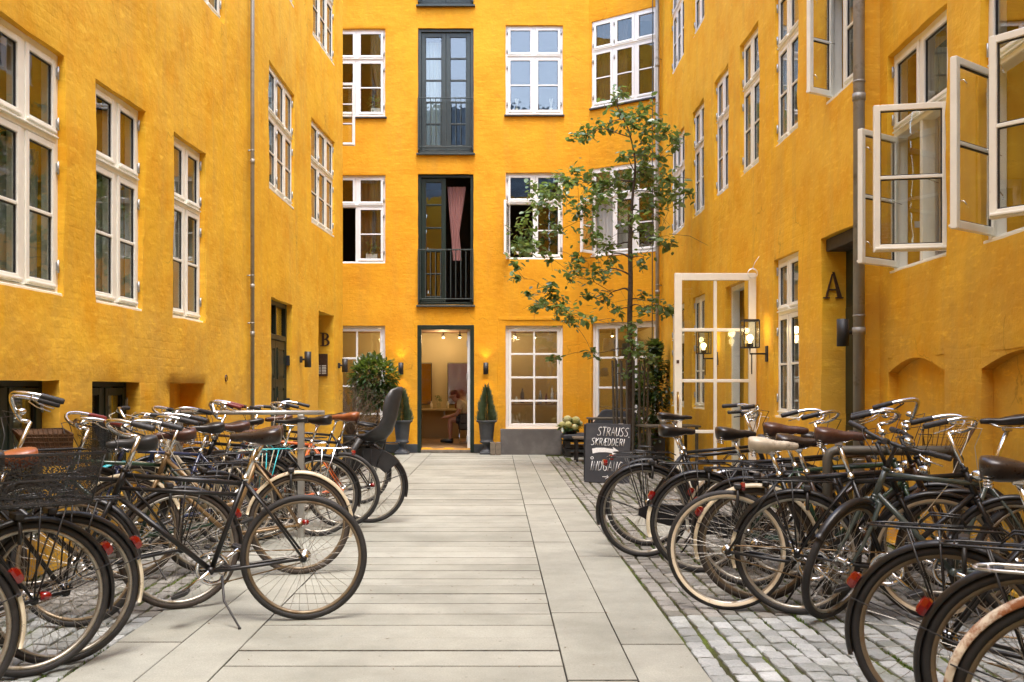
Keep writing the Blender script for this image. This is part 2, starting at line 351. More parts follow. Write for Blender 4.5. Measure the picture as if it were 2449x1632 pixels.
def stone(name, lo, hi, randattr=False, moss=.0, bump=.006, grain=90, rw=.55):
    t = NT(name); v = t.pos()
    if randattr: at = t.n('ShaderNodeAttribute'); at.attribute_name = 'tint'; rnd = at.outputs['Fac']
    else: oi = t.n('ShaderNodeObjectInfo'); rnd = oi.outputs['Random']
    f = t.math('ADD', t.math('MULTIPLY', rnd, rw), t.math('MULTIPLY', t.noise(v, 3, 6, .6), 1-rw))
    c = t.ramp(f, [(.2, lo), (.8, hi)])
    g = t.noise(v, grain, 3, .7); c = t.mix(.35, c, t.ramp(g, [(.3, (.25,.24,.22)), (.7, (.75,.75,.74))]), 'OVERLAY')
    d = t.ramp(t.noise(v, 1.1, 8, .68), [(.42, (0,0,0)), (.68, (.6,)*3)]); c = t.mix(d, c, tuple(x*.6 for x in lo)); c = t.mix(t.ramp(t.noise(v, 26, 2, .4), [(.72, (0,0,0)), (.76, (.5,)*3)]), c, tuple(x*.35 for x in lo))
    if moss: c = t.mix(t.ramp(t.noise(v, 1.6, 8, .7), [(.52, (0,0,0)), (.72, (moss,)*3)]), c, (.085,.105,.03))
    h = t.math('ADD', t.noise(v, 28, 5, .6), t.math('MULTIPLY', g, .4))
    return t.bsdf(c, .72, 0, .35, h, bump, .7)
M['slab'] = stone('concrete_paving', (.235,.24,.205), (.355,.36,.32), bump=.003, grain=120, rw=.26)
M['cobble'] = stone('granite_cobble', (.20,.215,.21), (.43,.455,.46), moss=.5, bump=.007)
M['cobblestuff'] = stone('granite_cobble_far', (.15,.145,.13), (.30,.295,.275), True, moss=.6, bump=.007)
def mortar():
    t = NT('mossy_joint_soil'); v = t.pos(); f = t.noise(v, 1.7, 8, .65)
    c = t.ramp(f, [(.38, (.045,.038,.028)), (.5, (.08,.085,.03)), (.62, (.14,.20,.03)), (.75, (.08,.13,.02))])
    return t.bsdf(t.mix(t.noise(v, 70, 4), c, tuple(x*.4 for x in (.1,.12,.04))), .95, 0, .1, t.noise(v, 120, 4), .006, 1)
M['joint'] = mortar()
def brickm():
    t = NT('red_brick'); tc = t.n('ShaderNodeTexCoord'); mp = t.n('ShaderNodeMapping'); mp.inputs['Rotation'].default_value = (R(90), 0, 0); t.l(tc.outputs['Object'], mp.inputs[0])
    b = t.n('ShaderNodeTexBrick'); t.l(mp.outputs[0], b.inputs['Vector']); b.inputs['Scale'].default_value = 1; b.inputs['Brick Width'].default_value = .24; b.inputs['Row Height'].default_value = .08; b.inputs['Mortar Size'].default_value = .01
    b.inputs['Color1'].default_value = (.35,.12,.07,1); b.inputs['Color2'].default_value = (.26,.08,.05,1); b.inputs['Mortar'].default_value = (.5,.45,.4,1)
    return t.bsdf(b.outputs['Color'], .85)
M['brick'] = brickm()
# ------------------------------------------------------------------ walls
class Seg:
    """one straight stretch of facade in plan; local x along it, local y into the building, z up"""
    def __init__(s, p0, p1):
        s.p0 = Vector(p0); s.p1 = Vector(p1); d = s.p1 - s.p0; s.L = d.length; s.ang = math.atan2(d.y, d.x)
        s.M = T(s.p0.x, s.p0.y, 0) @ RZ(s.ang)
    def u(s, X=None, Y=None):
        d = (s.p1 - s.p0) / s.L
        return ((X - s.p0.x) / d.x) if X is not None else ((Y - s.p0.y) / d.y)
def facade(name, seg, H, openings, mat, parent, cell=.11, thick=.32, amp=.006, coarse=None):
    """plastered wall with real openings (x0,x1,z0,z1); gently uneven surface"""
    def lines(lo, hi, marks, cellf):
        marks = sorted(set([lo, hi] + [m for m in marks if lo < m < hi])); out = [lo]
        for a, b in zip(marks, marks[1:]):
            c = cellf((a+b)/2); n = max(1, int(round((b-a)/c)))
            out += [a + (b-a)*(i+1)/n for i in range(n)]
        return out
    xs = lines(0, seg.L, [v for o in openings for v in o[:2]] + ([coarse] if coarse else []), lambda m: cell if not coarse or (m > coarse if seg.p1.y > seg.p0.y else m < coarse) else .8)
    zs = lines(0, H, [v for o in openings for v in o[2:4]] + [9.0], lambda m: cell if m < 9 else .8)
    nx, nz = len(xs), len(zs)
    def inside(x, z): return any(o[0]+1e-5 < x < o[1]-1e-5 and o[2]+1e-5 < z < o[3]-1e-5 for o in openings)
    def onedge(x, z): return any(o[0]-1e-5 <= x <= o[1]+1e-5 and o[2]-1e-5 <= z <= o[3]+1e-5 for o in openings)
    vs = []
    for i, x in enumerate(xs):
        for k, z in enumerate(zs):
            p = Vector((x*1.1, seg.ang*3, z*1.1)); q = Vector((x*6, seg.ang*3+5, z*6))
            y = -amp*2.2*noise.noise(p) - amp*noise.noise(q); dx = dz = 0.0
            if i in (0, nx-1): y = 0.0
            elif onedge(x, z):
                w = noise.noise_vector(Vector((x*4.1+9, seg.ang, z*4.1))); dx = w.x*.008; dz = w.y*.008; y = max(-.010, y) + .004
            vs.append((x+dx, y, z+dz))
    idx = lambda i, k: i*nz + k
    fs = []; mb = MB(); holes = set()
    for i in range(nx-1):
        for k in range(nz-1):
            if inside((xs[i]+xs[i+1])/2, (zs[k]+zs[k+1])/2): continue
            fs.append((idx(i, k), idx(i+1, k), idx(i+1, k+1), idx(i, k+1)))
    mb.add(vs, fs, 0, True)
    def fi(arr, v): return min(range(len(arr)), key=lambda j: abs(arr[j]-v))
    for o in openings:
        a, b, c, d = fi(xs, o[0]), fi(xs, o[1]), fi(zs, o[2]), fi(zs, o[3]); dep = o[4] if len(o) > 4 else thick
        loops = []
        for i in range(a, b): loops.append((idx(i, c), idx(i+1, c)))
        for k in range(c, d): loops.append((idx(b, k), idx(b, k+1)))
        for i in range(b, a, -1): loops.append((idx(i, d), idx(i-1, d)))
        for k in range(d, c, -1): loops.append((idx(a, k), idx(a, k-1)))
        for p, q in loops:
            P, Q = vs[p], vs[q]
            mb.add([P, (P[0], .02, P[2]), (P[0], dep, P[2]), Q, (Q[0], .02, Q[2]), (Q[0], dep, Q[2])], [(0,3,4,1), (1,4,5,2)])
        if len(o) > 4 and o[5] == 'back':
            mb.box(o[0]-.02, o[1]+.02, dep-.01, dep+.05, o[2]-.02, o[3]+.02)
    mb.box(0, seg.L, 0, thick, H, H+.02)
    return part(name, mb, mat, parent, seg.M)

def room(name, seg, x0, x1, zs, depth, mat, parent, y0=.32):
    """plain dim rooms behind a facade: partitions, floors, end walls"""
    mb = MB(); mb.box(x0, x1, depth, depth+.1, 0, zs[-1]); mb.box(x0-.1, x0, y0, depth+.1, 0, zs[-1]); mb.box(x1, x1+.1, y0, depth+.1, 0, zs[-1])
    for z in zs: mb.box(x0, x1, y0, depth, z-.14, z)
    return part(name, mb, mat, parent, seg.M)

# ------------------------------------------------------------------ windows
CASE_CACHE = {}
def casement_mesh(w, h, rows, mat, cols=1, fw=.048, dark=True, side=1, bot=None):
    key = (round(w, 3), round(h, 3), rows, mat, cols, fw, side, bot)
    if key in CASE_CACHE: return CASE_CACHE[key]
    mb = MB(); d = .044; b = bot or fw*1.15
    X0, X1 = (0, w) if side > 0 else (-w, 0)
    mb.box(X0, X0+fw, 0, d, 0, h, 0, .004); mb.box(X1-fw, X1, 0, d, 0, h, 0, .004)
    mb.box(X0+fw-.002, X1-fw+.002, .001, d-.001, 0.001, b, 0, .004); mb.box(X0+fw-.002, X1-fw+.002, .001, d-.001, h-fw, h-.001, 0, .004)
    mb.box(X0+.01, X1-.01, -.016, .012, .012, .03, 0, .004)                                     # drip rail
    gw = (w-2*fw-.024*(cols-1))/cols; gh = (h-fw-b-.024*(rows-1))/rows
    mu = []
    for c in range(1, cols):
        x = X0+fw+c*gw+(c-1)*.024; mb.box(x, x+.024, .006, d-.004, b-.002, h-fw+.002, 0, .003)
    for r in range(1, rows):
        z = b+r*gh+(r-1)*.024; mb.box(X0+fw-.002, X1-fw+.002, .004, d-.006, z, z+.024, 0, .003)
    # dark putty line round the panes
    e = .007
    for c in range(cols):
        for r in range(rows):
            x = X0+fw+c*(gw+.024); z = b+r*(gh+.024)
            mb.box(x, x+gw, .014, .03, z, z+e, 1); mb.box(x, x+gw, .014, .03, z+gh-e, z+gh, 1)
            mb.box(x, x+e, .014, .03, z+e, z+gh-e, 1); mb.box(x+gw-e, x+gw, .014, .03, z+e, z+gh-e, 1)
    me = mb.mesh('casement', [M[mat], M['blackmatte']])
    pm = MB(); pm.box(0, gw, 0, .004, 0, gh); pme = pm.mesh('pane', M['glass'])
    panes = [(X0+fw+c*(gw+.024), b+r*(gh+.024)) for c in range(cols) for r in range(rows)]
    CASE_CACHE[key] = (me, pme, panes); return CASE_CACHE[key]
HINGE = None
def window(parent, seg, x0, x1, z0, z1, mat='cream', cols=2, trans=.63, rows=(2, 1), recess=.11, opened=None, label=None, curtain=None, glassmat='glass', sillmat=None, ccols=1, fw=.048):
    global HINGE
    w, h = x1-x0, z1-z0; m = seg.M @ T(x0, 0, z0); e = .012; fr = .042
    mb = MB(); y0, y1 = recess, recess+.10
    mb.box(-e, fr, y0, y1, -e, h+e, 0, .004); mb.box(w-fr, w+e, y0, y1, -e, h+e, 0, .004)
    mb.box(fr-.003, w-fr+.003, y0+.001, y1-.001, -e, fr, 0, .004); mb.box(fr-.003, w-fr+.003, y0+.001, y1-.001, h-fr, h+e, 0, .004)
    mb.box(-e, w+e, y0-.035, y0+.02, -.012, .022, 0, .005)                                       # projecting bottom rail
    cw = (w-2*fr-.05*(cols-1))/cols; xsl = [fr+i*(cw+.05) for i in range(cols)]
    for i in range(1, cols): mb.box(xsl[i]-.05, xsl[i], y0-.004, y1-.004, fr-.003, h-fr+.003, 0, .004)
    if trans:
        zt = h*trans; mb.box(fr-.003, w-fr+.003, y0-.012, y1-.006, zt-.027, zt+.027, 0, .006)
        mb.box(fr-.003, w-fr+.003, y0-.03, y0, zt+.008, zt+.022, 0, .004)
        tiers = [('low', fr, zt-.027, rows[0]), ('up', zt+.027, h-fr, rows[1])]
    else: tiers = [('low', fr, h-fr, rows[0])]
    win = part('window', mb, [M[mat]], parent, m)
    if label: win['label'] = label
    if HINGE is None:
        hb = MB(); hb.tube([(0, 0, -.045), (0, 0, .045)], .009, 6); hb.box(-.018, .018, .002, .012, -.03, .03); HINGE = hb.mesh('hinge', M['steel'])
    for i in range(cols):
        side = 1 if (i == 0 or (cols == 3 and i == 1)) else -1
        for tname, za, zb, rr in tiers:
            g = .003; ch = zb-za-2*g; cww = cw-2*g
            me, pme, panes = casement_mesh(cww, ch, rr, mat, ccols, fw, side=side)
            ang = (opened or {}).get((i, tname), 0)
            hx = xsl[i]+g if side > 0 else xsl[i]+cw-g
            cm = m @ T(hx, y0-.012, za+g) @ RZ(-R(ang)*side)
            c = part('casement', me, None, win, cm)
            for px, pz in panes:
                po = part('pane', pme, None, win, cm @ T(px, .02, pz))
                if glassmat != 'glass': po.material_slots[0].link = 'OBJECT'; po.material_slots[0].material = M[glassmat]
            for fz in (.16, .84):
                part('hinge', HINGE, None, win, m @ T(hx - .012*side, y0-.02, za+g+ch*fz))
            if abs(ang) > 20:
                hk = MB(); ex = (cww-.03)*side
                for z in (.16*ch, .86*ch):
                    if z > .5*ch: part('catch_hook', hk, M['chrome'], win, cm); hk = MB()
                    hk.tube([(ex, .05, z), (ex, .075, z-.005), (ex-.01*side, .09, z-.03)], .0035, 6); hk.lathe([(.008, -.002), (.008, .002)], 8, c=(ex-.01*side, .092, z-.045), axis='x')
                part('catch_hook', hk, M['chrome'], win, cm); hk = MB()
                hk.tube([(.3*cww*side, .055, .5*ch), (.05*side, .10, .47*ch)], .003, 5); part('stay', hk, M['chrome'], win, cm)
    if sillmat:
        sb = MB(); sb.box(-.03, w+.03, -.05, y0+.02, -.045, -.013, 0, .006); part('sill', sb, M[sillmat], win, m)
    if curtain:
        cmn, mode = curtain; cb = MB()
        def pleat(xa, xb, za, zb, gather=0.0):
            n = max(6, int((xb-xa)/.018)); vs = []
            for zi in range(9):
                z = za+(zb-za)*zi/8; t_ = 1-gather*math.sin(math.pi*(zi/8)*.5+.0) if gather else 1
                for k in range(n+1):
                    f = k/n; x = xa+(xb-xa)*f*t_
                    vs.append((x, y1+.03+.018*math.sin(f*n*1.3+zi*.15)+.006*math.sin(f*31), z))
            fs = [(zi*(n+1)+k, zi*(n+1)+k+1, (zi+1)*(n+1)+k+1, (zi+1)*(n+1)+k) for zi in range(8) for k in range(n)]
            cb.add(vs, fs, 0, True)
        if mode == 'full': pleat(.03, w-.03, .03, h-.03)
        elif mode == 'low': pleat(.03, w-.03, .03, h*.60)
        elif mode == 'half': pleat(.03, w*.5, .03, h-.05)
        elif mode == 'right': pleat(w*.5, w-.03, .03, h-.05)
        elif mode == 'sides': pleat(.03, w*.22, .03, h-.03); pleat(w*.78, w-.03, .03, h-.03)
        part('curtain', cb, M[cmn], win, m)
    return win

# ------------------------------------------------------------------ left building
LN = Seg((-3.80, -9), (-2.87, 11.7)); LF1 = Seg((-2.87, 11.7), (-2.86, 15.0)); LF2 = Seg((-2.86, 15.0), (-2.70, 17.6))
LRet = Seg((-2.70, 17.6), (-5.0, 17.75))
def pxY(seg, px):
    """depth where the viewing direction of a photo column meets a wall line in plan"""
    k = (px-VX)/FPX; a, b = seg.p0, seg.p1; s_ = (b.x-a.x)/(b.y-a.y)
    return (a.x - s_*a.y)/(k-s_)
def uL(seg, Y): return (Y-seg.p0.y)/(seg.p1.y-seg.p0.y)*seg.L
lb = thing('apartment_building', 'long yellow limewashed building on the left with deep cream windows and basement openings', 'building', T(-3.2, 6, 0))
HB = 9.9
lnW = []                                                     # (Y0, Y1) of the raised ground floor windows
for y0, y1 in ((-8.2,-7.3), (-6.6,-5.7), (-5.0,-4.1), (-3.4,-2.5), (-1.8,-.9), (-.2,.7), (1.5,2.4), (3.1,4.0), (4.62,5.55), (6.15,7.125), (7.627,8.549), (9.218,10.10)): lnW.append((uL(LN, y0), uL(LN, y1)))
ops = [(a, b, 1.93, 3.65) for a, b in lnW] + [(a, b, 5.19, 6.85) for a, b in lnW[:-1]] + [(uL(LN, 9.80), uL(LN, 10.73), 5.19, 6.85)] + [(a, b, 8.2, 9.6) for a, b in lnW]
bas = [(uL(LN, 6.05), uL(LN, 7.02), .42, 1.325), (uL(LN, 7.53), uL(LN, 8.45), .42, 1.325), (uL(LN, 4.6), uL(LN, 5.5), .42, 1.325)]
nich = (uL(LN, 9.15), uL(LN, 10.07), .35, 1.32, .26, 'back')
facade('wall', LN, HB, ops + bas + [nich], M['wall_side'], lb, cell=.10, coarse=uL(LN, 3.0), amp=.010)
for k, (a, b) in enumerate(lnW):
    if k >= 7:
        window(lb, LN, a, b, 1.93, 3.65, 'cream', 2, .645, (2, 1), .06, curtain=('curtain', 'low'))
    else: window(lb, LN, a, b, 1.93, 3.65, 'cream', 2, .645, (2, 1), .06)
    window(lb, LN, *( (a, b) if k < 11 else (uL(LN, 9.80), uL(LN, 10.73))), 5.19, 6.85, 'cream', 2, .63, (2, 1), .06)
    window(lb, LN, a, b, 8.2, 9.6, 'cream', 2, .63, (2, 1), .06)
for a, b, c, d in bas:
    window(lb, LN, a, b, c, d, 'green', 2, None, (1, 1), .12, label='dark green basement window', curtain=('curtain', 'full'), fw=.06)
opsF1 = [(uL(LF1, 12.60), uL(LF1, 14.15), 3.80, 5.43), (uL(LF1, 12.60), uL(LF1, 14.15), 6.68, 8.3), (uL(LF1, 12.72), uL(LF1, 14.05), .04, 2.44)]
facade('wall', LF1, HB, opsF1, M['wall_side'], lb, cell=.10, amp=.008)
window(lb, LF1, opsF1[0][0], opsF1[0][1], 3.82, 5.43, 'cream', 3, .60, (2, 1), .04, curtain=('curtainwhite', 'sides'))
window(lb, LF1, opsF1[1][0], opsF1[1][1], 6.68, 8.3, 'cream', 3, .60, (2, 1), .04)
opsF2 = [(uL(LF2, 15.35), uL(LF2, 16.95), 3.82, 5.45), (uL(LF2, 15.45), uL(LF2, 16.95), 6.76, 8.42), (uL(LF2, 15.80), uL(LF2, 16.92), .03, 2.5)]
facade('wall', LF2, HB, opsF2, M['wall_side'], lb, cell=.10, amp=.008)
window(lb, LF2, opsF2[0][0], opsF2[0][1], 3.84, 5.45, 'cream', 3, .60, (2, 1), .04, curtain=('curtainwhite', 'sides'))
window(lb, LF2, opsF2[1][0], opsF2[1][1], 6.76, 8.42, 'cream', 3, .60, (2, 1), .04)
facade('wall', LRet, HB, [], M['wall_side'], lb, cell=.3)
me, pme, panes = casement_mesh(.50, 1.13, 3, 'white', side=-1)
oc = part('casement', me, None, lb, T(-2.53, 17.9, 5.63), label='white casement standing open past the far corner of the left wall')
for px_, pz_ in panes: part('pane', pme, None, oc, WM[oc.name] @ T(px_, .02, pz_))
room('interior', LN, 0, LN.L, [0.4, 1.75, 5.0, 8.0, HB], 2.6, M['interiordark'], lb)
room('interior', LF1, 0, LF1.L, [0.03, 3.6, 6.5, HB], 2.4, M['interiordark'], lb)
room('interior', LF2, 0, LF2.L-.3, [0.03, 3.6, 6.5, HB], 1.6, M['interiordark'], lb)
# green panelled entrance door
a, b = opsF1[2][0], opsF1[2][1]; dw = b-a
dm = LF1.M @ T(a, 0, .04)
mb = MB(); dy = .085
mb.box(-.01, .07, dy, dy+.1, 0, 2.41, 0, .004); mb.box(dw-.07, dw+.01, dy, dy+.1, 0, 2.41, 0, .004); mb.box(.068, dw-.068, dy+.001, dy+.1, 2.34, 2.41, 0, .004)
mb.box(.068, dw-.068, dy-.01, dy+.08, 1.88, 1.95, 0, .006)
door = part('door', mb, M['green'], lb, dm, label='dark green panelled double door with a fanlight')
for s in (0, 1):
    lw = (dw-.14)/2-.004; x = .07+s*(lw+.008); mb = MB(); mb.box(x, x+lw, dy+.01, dy+.055, .01, 1.875, 0, .004)
    for z0, z1 in ((.12, .75), (.85, 1.25), (1.35, 1.78)):
        mb.box(x+.08, x+lw-.08, dy-.004, dy+.011, z0, z0+.02); mb.box(x+.08, x+lw-.08, dy-.004, dy+.011, z1-.02, z1)
        mb.box(x+.08, x+.10, dy-.004, dy+.011, z0+.02, z1-.02); mb.box(x+lw-.10, x+lw-.08, dy-.004, dy+.011, z0+.02, z1-.02)
        mb.box(x+.13, x+lw-.13, dy-.001, dy+.011, z0+.05, z1-.05, 0, .004)
    part('door_leaf', mb, M['green'], door, dm)
    p2 = MB(); p2.box(.07+s*dw/2-.02*s, dw/2-.02+s*(dw/2-.06), dy+.03, dy+.036, 1.95, 2.34); part('pane', p2, M['glass'], door, dm)
mb = MB(); mb.box(dw/2-.02, dw/2+.02, dy+.0, dy+.06, 1.95, 2.34); part('glazing_bar', mb, M['green'], door, dm)
mb = MB(); mb.box(dw/2+.03, dw/2+.07, dy-.012, dy-.002, .78, 1.1, 0, .003); mb.tube([(dw/2+.05, dy-.01, 1.0), (dw/2+.05, dy-.06, 1.0), (dw/2+.18, dy-.065, 1.0)], .010, 8)
part('handle', mb, M['chrome'], door, dm)
mb = MB()
for z in (.25, .95, 1.55): mb.box(dw-.055, dw-.01, dy-.05, dy-.003, z, z+.14, 0, .004)
part('strap_hinge', mb, M['blackmatte'], door, dm)
# entrance recess with letter and bell board on its far jamb
a, b = opsF2[2][0], opsF2[2][1]; nm = LF2.M @ T(a, 0, .03); nw = b-a
mb = MB(); mb.box(0, nw, .34, .40, 0, 2.45, 0, .004); part('door', mb, M['green'], lb, nm, label='dark green door deep in the recess marked B')
def letterB(): # strokes in x (0..1), z (0..1)
    m = MB(); t0 = .012
    def pr(pl): m.prism(pl, 0, t0)
    pr([(.12,0),(.34,0),(.34,1),(.12,1)]); pr([(0,.0),(.12,.0),(.12,.06),(0,.06)]); pr([(0,.94),(.12,.94),(.12,1),(0,1)])
    for cz, rx, rz in ((.74, .40, .26), (.27, .46, .27)):
        o = [(.34+rx*math.sin(R(i)), cz+rz*math.cos(R(i))) for i in range(0, 181, 15)]; q = [(.34+(rx-.2)*math.sin(R(i)), cz+(rz-.075)*math.cos(R(i))) for i in range(180, -1, -15)]
        for i in range(12): pr([o[i], q[12-i], q[11-i], o[i+1]])
    return m
def letterA():
    m = MB(); t0 = .014
    def pr(pl): m.prism(pl, 0, t0)
    pr([(.46,1),(.56,1),(.94,.05),(.72,.05)]); pr([(.42,.92),(.48,.92),(.20,.05),(.10,.05)]); pr([(.26,.36),(.28,.30),(.68,.30),(.66,.36)])
    pr([(0,0),(.32,0),(.32,.05),(0,.05)]); pr([(.62,0),(1.02,0),(1.02,.05),(.62,.05)]); return m
def scale_me(me, sx, sy, sz):
    for v in me.vertices: v.co = (v.co.x*sx, v.co.y*sy, v.co.z*sz)
    return me
thing('letter_sign', 'bronze capital letter B mounted in the yellow recess above the bell board', 'letter', LF2.M @ T(b-.012, .235, 1.98) @ RZ(R(-90)), mesh=scale_me(letterB().mesh('letter', M['bronze']), .20, 1, .23))
bb = thing('bell_board', 'dark brown door bell board with rows of ivory name plates below the letter B', 'bell board', LF2.M @ T(b-.02, .315, 1.47) @ RZ(R(-90)))
mb = MB(); mb.box(0, .205, 0, .02, 0, .38, 0, .004); part('board', mb, M['bronze'], bb)
npm = MB(); npm.box(0, .072, -.006, .0, 0, .014); npme = npm.mesh('name_plate', M['ivory'])
for c in range(2):
    for r in range(6): part('name_plate', npme, None, bb, WM[bb.name] @ T(.018+c*.09, 0, .04+r*.026))
# ------------------------------------------------------------------ right building
RF = Seg((3.10, 18.6), (3.068, 8.42)); RN = Seg((3.25, 8.42), (2.629, -9)); RS = Seg((3.068, 8.42), (3.25, 8.42))
def uR(seg, Y): return (seg.p0.y-Y)/(seg.p0.y-seg.p1.y)*seg.L
rb = thing('apartment_building', 'yellow building on the right with many white casement windows and a doorway marked A', 'building', T(3.3, 6, 0))
RYs = [(17.62, 16.35), (15.63, 14.74), (14.05, 13.18), (12.54, 11.65), (11.0, 10.13), (9.29, 8.52)]
ops = []
for k, (ya, yb) in enumerate(RYs):
    ops.append((uR(RF, ya), uR(RF, yb), 3.92, 5.58)); ops.append((uR(RF, ya), uR(RF, yb), 6.75, 8.4))
    if k in (0, 1, 4): ops.append((uR(RF, ya), uR(RF, yb), .95, 2.68))
A0, A1 = uR(RF, 9.41), uR(RF, 8.55)
ops.append((A0, A1, .03, 2.68)); G0, G1 = uR(RF, 13.35), uR(RF, 12.35); ops.append((G0, G1, .03, 2.62))
facade('wall', RF, HB, ops, M['wall_side'], rb, cell=.10, amp=.009); facade('wall', RS, HB, [], M['wall_side'], rb, cell=.09, thick=.2, amp=.002)
for k, (ya, yb) in enumerate(RYs):
    a, b = uR(RF, ya), uR(RF, yb); nc = 3 if k == 0 else 2
    window(rb, RF, a, b, 3.92, 5.58, 'white' if k < 3 else 'cream', nc, .64, (2, 1), .05, opened={(0, 'low'): 60} if k == 5 else None, curtain=('curtainwhite', 'sides') if k in (1, 2, 4) else (('curtain', 'full') if k == 3 else None))
    window(rb, RF, a, b, 6.75, 8.4, 'white', nc, .64, (2, 1), .05)
    if k in (0, 1, 4): window(rb, RF, a, b, .95, 2.68, 'cream', 2, .66, (2, 1), .05, curtain=('curtainwhite', 'sides') if k == 4 else None)
rnY = [(8.26, 7.09), (6.55, 5.37), (4.6, 3.7), (2.7, 1.8), (.9, 0), (-1.0, -1.9), (-2.8, -3.7), (-4.6, -5.5), (-6.4, -7.3)]
ops = [(uR(RN, a), uR(RN, b), 2.22, 4.02) for a, b in rnY] + [(uR(RN, a), uR(RN, b), 5.3, 7.0) for a, b in rnY] + [(uR(RN, a), uR(RN, b), 8.2, 9.6) for a, b in rnY]
arch = [(uR(RN, 8.22), uR(RN, 7.10)), (uR(RN, 6.53), uR(RN, 5.3)), (uR(RN, 4.5), uR(RN, 3.5))]
facade('wall', RN, HB, ops + [(a, b, .02, 1.52, .09, 'back') for a, b in arch], M['wall_side'], rb, cell=.10, coarse=uR(RN, 3.0), amp=.010)
for k, (ya, yb) in enumerate(rnY):
    a, b = uR(RN, ya), uR(RN, yb)
    op = {(0, 'low'): 52, (1, 'low'): 80} if k == 0 else ({(0, 'low'): 50, (1, 'low'): 38} if k == 1 else None)
    window(rb, RN, a, b, 2.22, 4.02, 'cream', 2, .635, (2, 1), .06, opened=op, fw=.046)
    window(rb, RN, a, b, 5.3, 7.0, 'cream', 2, .635, (2, 1), .06); window(rb, RN, a, b, 8.2, 9.6, 'cream', 2, .635, (2, 1), .06)
for a, b in arch:                                         # arch heads: spandrels flush with the wall, segmental curve below
    mb = MB(); w = b-a; n = 12
    cur = [(a+w*i/n, 1.40+.11*math.sin(math.pi*i/n)) for i in range(n+1)]
    for i in range(n):
        (xa, za), (xb, zb) = cur[i], cur[i+1]; mb.prism([(xa, za), (xb, zb), (xb, 1.54), (xa, 1.54)], .0015, .088)
    part('arch_head', mb, M['wall_side'], rb, RN.M)
# white boarded splays inside the two opened windows
for ya, yb in rnY[:2]:
    mb = MB(); a, b = uR(RN, ya), uR(RN, yb)
    n = 6
    for sgn, x in ((1, a), (-1, b)):
        for i in range(5):
            y0 = .23+i*.10; mb.box(x-.04*sgn if sgn > 0 else x+.005, x-.005 if sgn > 0 else x+.04, y0, y0+.094, 2.05, 4.1)
    for i in range(9): xx = a+i*(b-a)/9; mb.box(xx+.003, xx+(b-a)/9-.003, .74, .76, 2.05, 4.1)
    part('window_lining', mb, M['shutter'], rb, RN.M)
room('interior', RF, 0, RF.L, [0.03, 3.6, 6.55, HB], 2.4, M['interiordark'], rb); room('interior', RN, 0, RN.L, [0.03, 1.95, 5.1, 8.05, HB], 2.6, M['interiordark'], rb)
# doorway A
nm = RF.M @ T(A0, 0, .03); nw = A1-A0
mb = MB(); mb.box(0, nw, .24, .30, 0, 2.65, 0, .004); mb.box(.03, nw-.03, .225, .245, .08, .9, 0, .006); mb.box(.03, nw-.03, .225, .245, 1.0, 2.0, 0, .006)
dA = part('door', mb, M['green'], rb, nm, label='very dark green door inside the doorway marked A')
mb = MB(); mb.box(.01, nw+.05, .05, .24, 2.53, 2.645, 0, .004); part('lintel', mb, M['darkwood'], rb, nm)
thing('letter_sign', 'bronze capital letter A high on the yellow jamb of the doorway', 'letter', RF.M @ T(A0+.016, .025, 2.12) @ RZ(R(90)), mesh=scale_me(letterA().mesh('letter', M['bronze']), .185, 1, .25))
# shop doorway with its glazed leaf swung out to face the yard
nm = RF.M @ T(G0, 0, .03); mb = MB(); gw = G1-G0
for x in (0, gw-.06): mb.box(x, x+.06, .08, .18, 0, 2.6, 0, .004)
mb.box(.058, gw-.058, .081, .179, 2.53, 2.6, 0, .004); dfr = part('door_frame', mb, M['cream'], rb, nm)
def glazed_leaf(parent, m, w, h, cols, rows, mat, fw=.085, bot=.10, gm='clear'):
    mb = MB(); mb.box(0, fw, 0, .05, 0, h, 0, .004); mb.box(w-fw, w, 0, .05, 0, h, 0, .004); mb.box(fw-.002, w-fw+.002, .001, .049, .001, bot, 0, .004); mb.box(fw-.002, w-fw+.002, .001, .049, h-fw, h-.001, 0, .004)
    gw = (w-2*fw-.03*(cols-1))/cols; gh = (h-fw-bot-.03*(rows-1))/rows
    for c in range(1, cols): x = fw+c*gw+(c-1)*.03; mb.box(x-.004, x+.034, .008, .042, bot-.002, h-fw+.002, 0, .004)
    for r in range(1, rows): z = bot+r*gh+(r-1)*.03; mb.box(fw-.002, w-fw+.002, .010, .040, z-.004, z+.034, 0, .004)
    leaf = part('door_leaf', mb, M[mat], parent, m); pm = MB(); pm.box(0, gw, 0, .004, 0, gh); me = pm.mesh('pane', M[gm])
    for c in range(cols):
        for r in range(rows): part('pane', me, None, leaf, m @ T(fw+c*(gw+.03), .023, bot+r*(gh+.03)))
    return leaf
sd = thing('shop_door', 'tall white glazed door standing open at right angles to the right wall beside the lantern', 'door', T(2.10, 11.66, .06))
gl_leaf = glazed_leaf(sd, WM[sd.name], .955, 2.56, 2, 4, 'cream', .085, .12)
mb = MB(); mb.tube([(.035, -.002, .98), (.035, -.04, 1.0), (.035, -.045, 1.12), (.035, -.002, 1.14)], .008, 8); mb.box(.022, .048, -.006, 0, .93, 1.17, 0, .003); mb.ball((.035, -.008, .93), .013, 8)
part('handle', mb, M['brass'], sd)
mb = MB(); mb.box(.02, .05, -.006, 0, 1.50, 1.54); part('lock', mb, M['bronze'], sd)
mb = MB()
for k in range(3): mb.lathe([(.05+.004*k, -.004), (.054+.004*k, 0), (.05+.004*k, .004)], 20, c=(.90, -.03-.01*k, 2.55), axis='y')
mb.tube([(.90, -.03, 2.60), (.93, -.035, 2.68), (.99, -.02, 2.76), (1.02, .0, 2.74)], .004, 5)
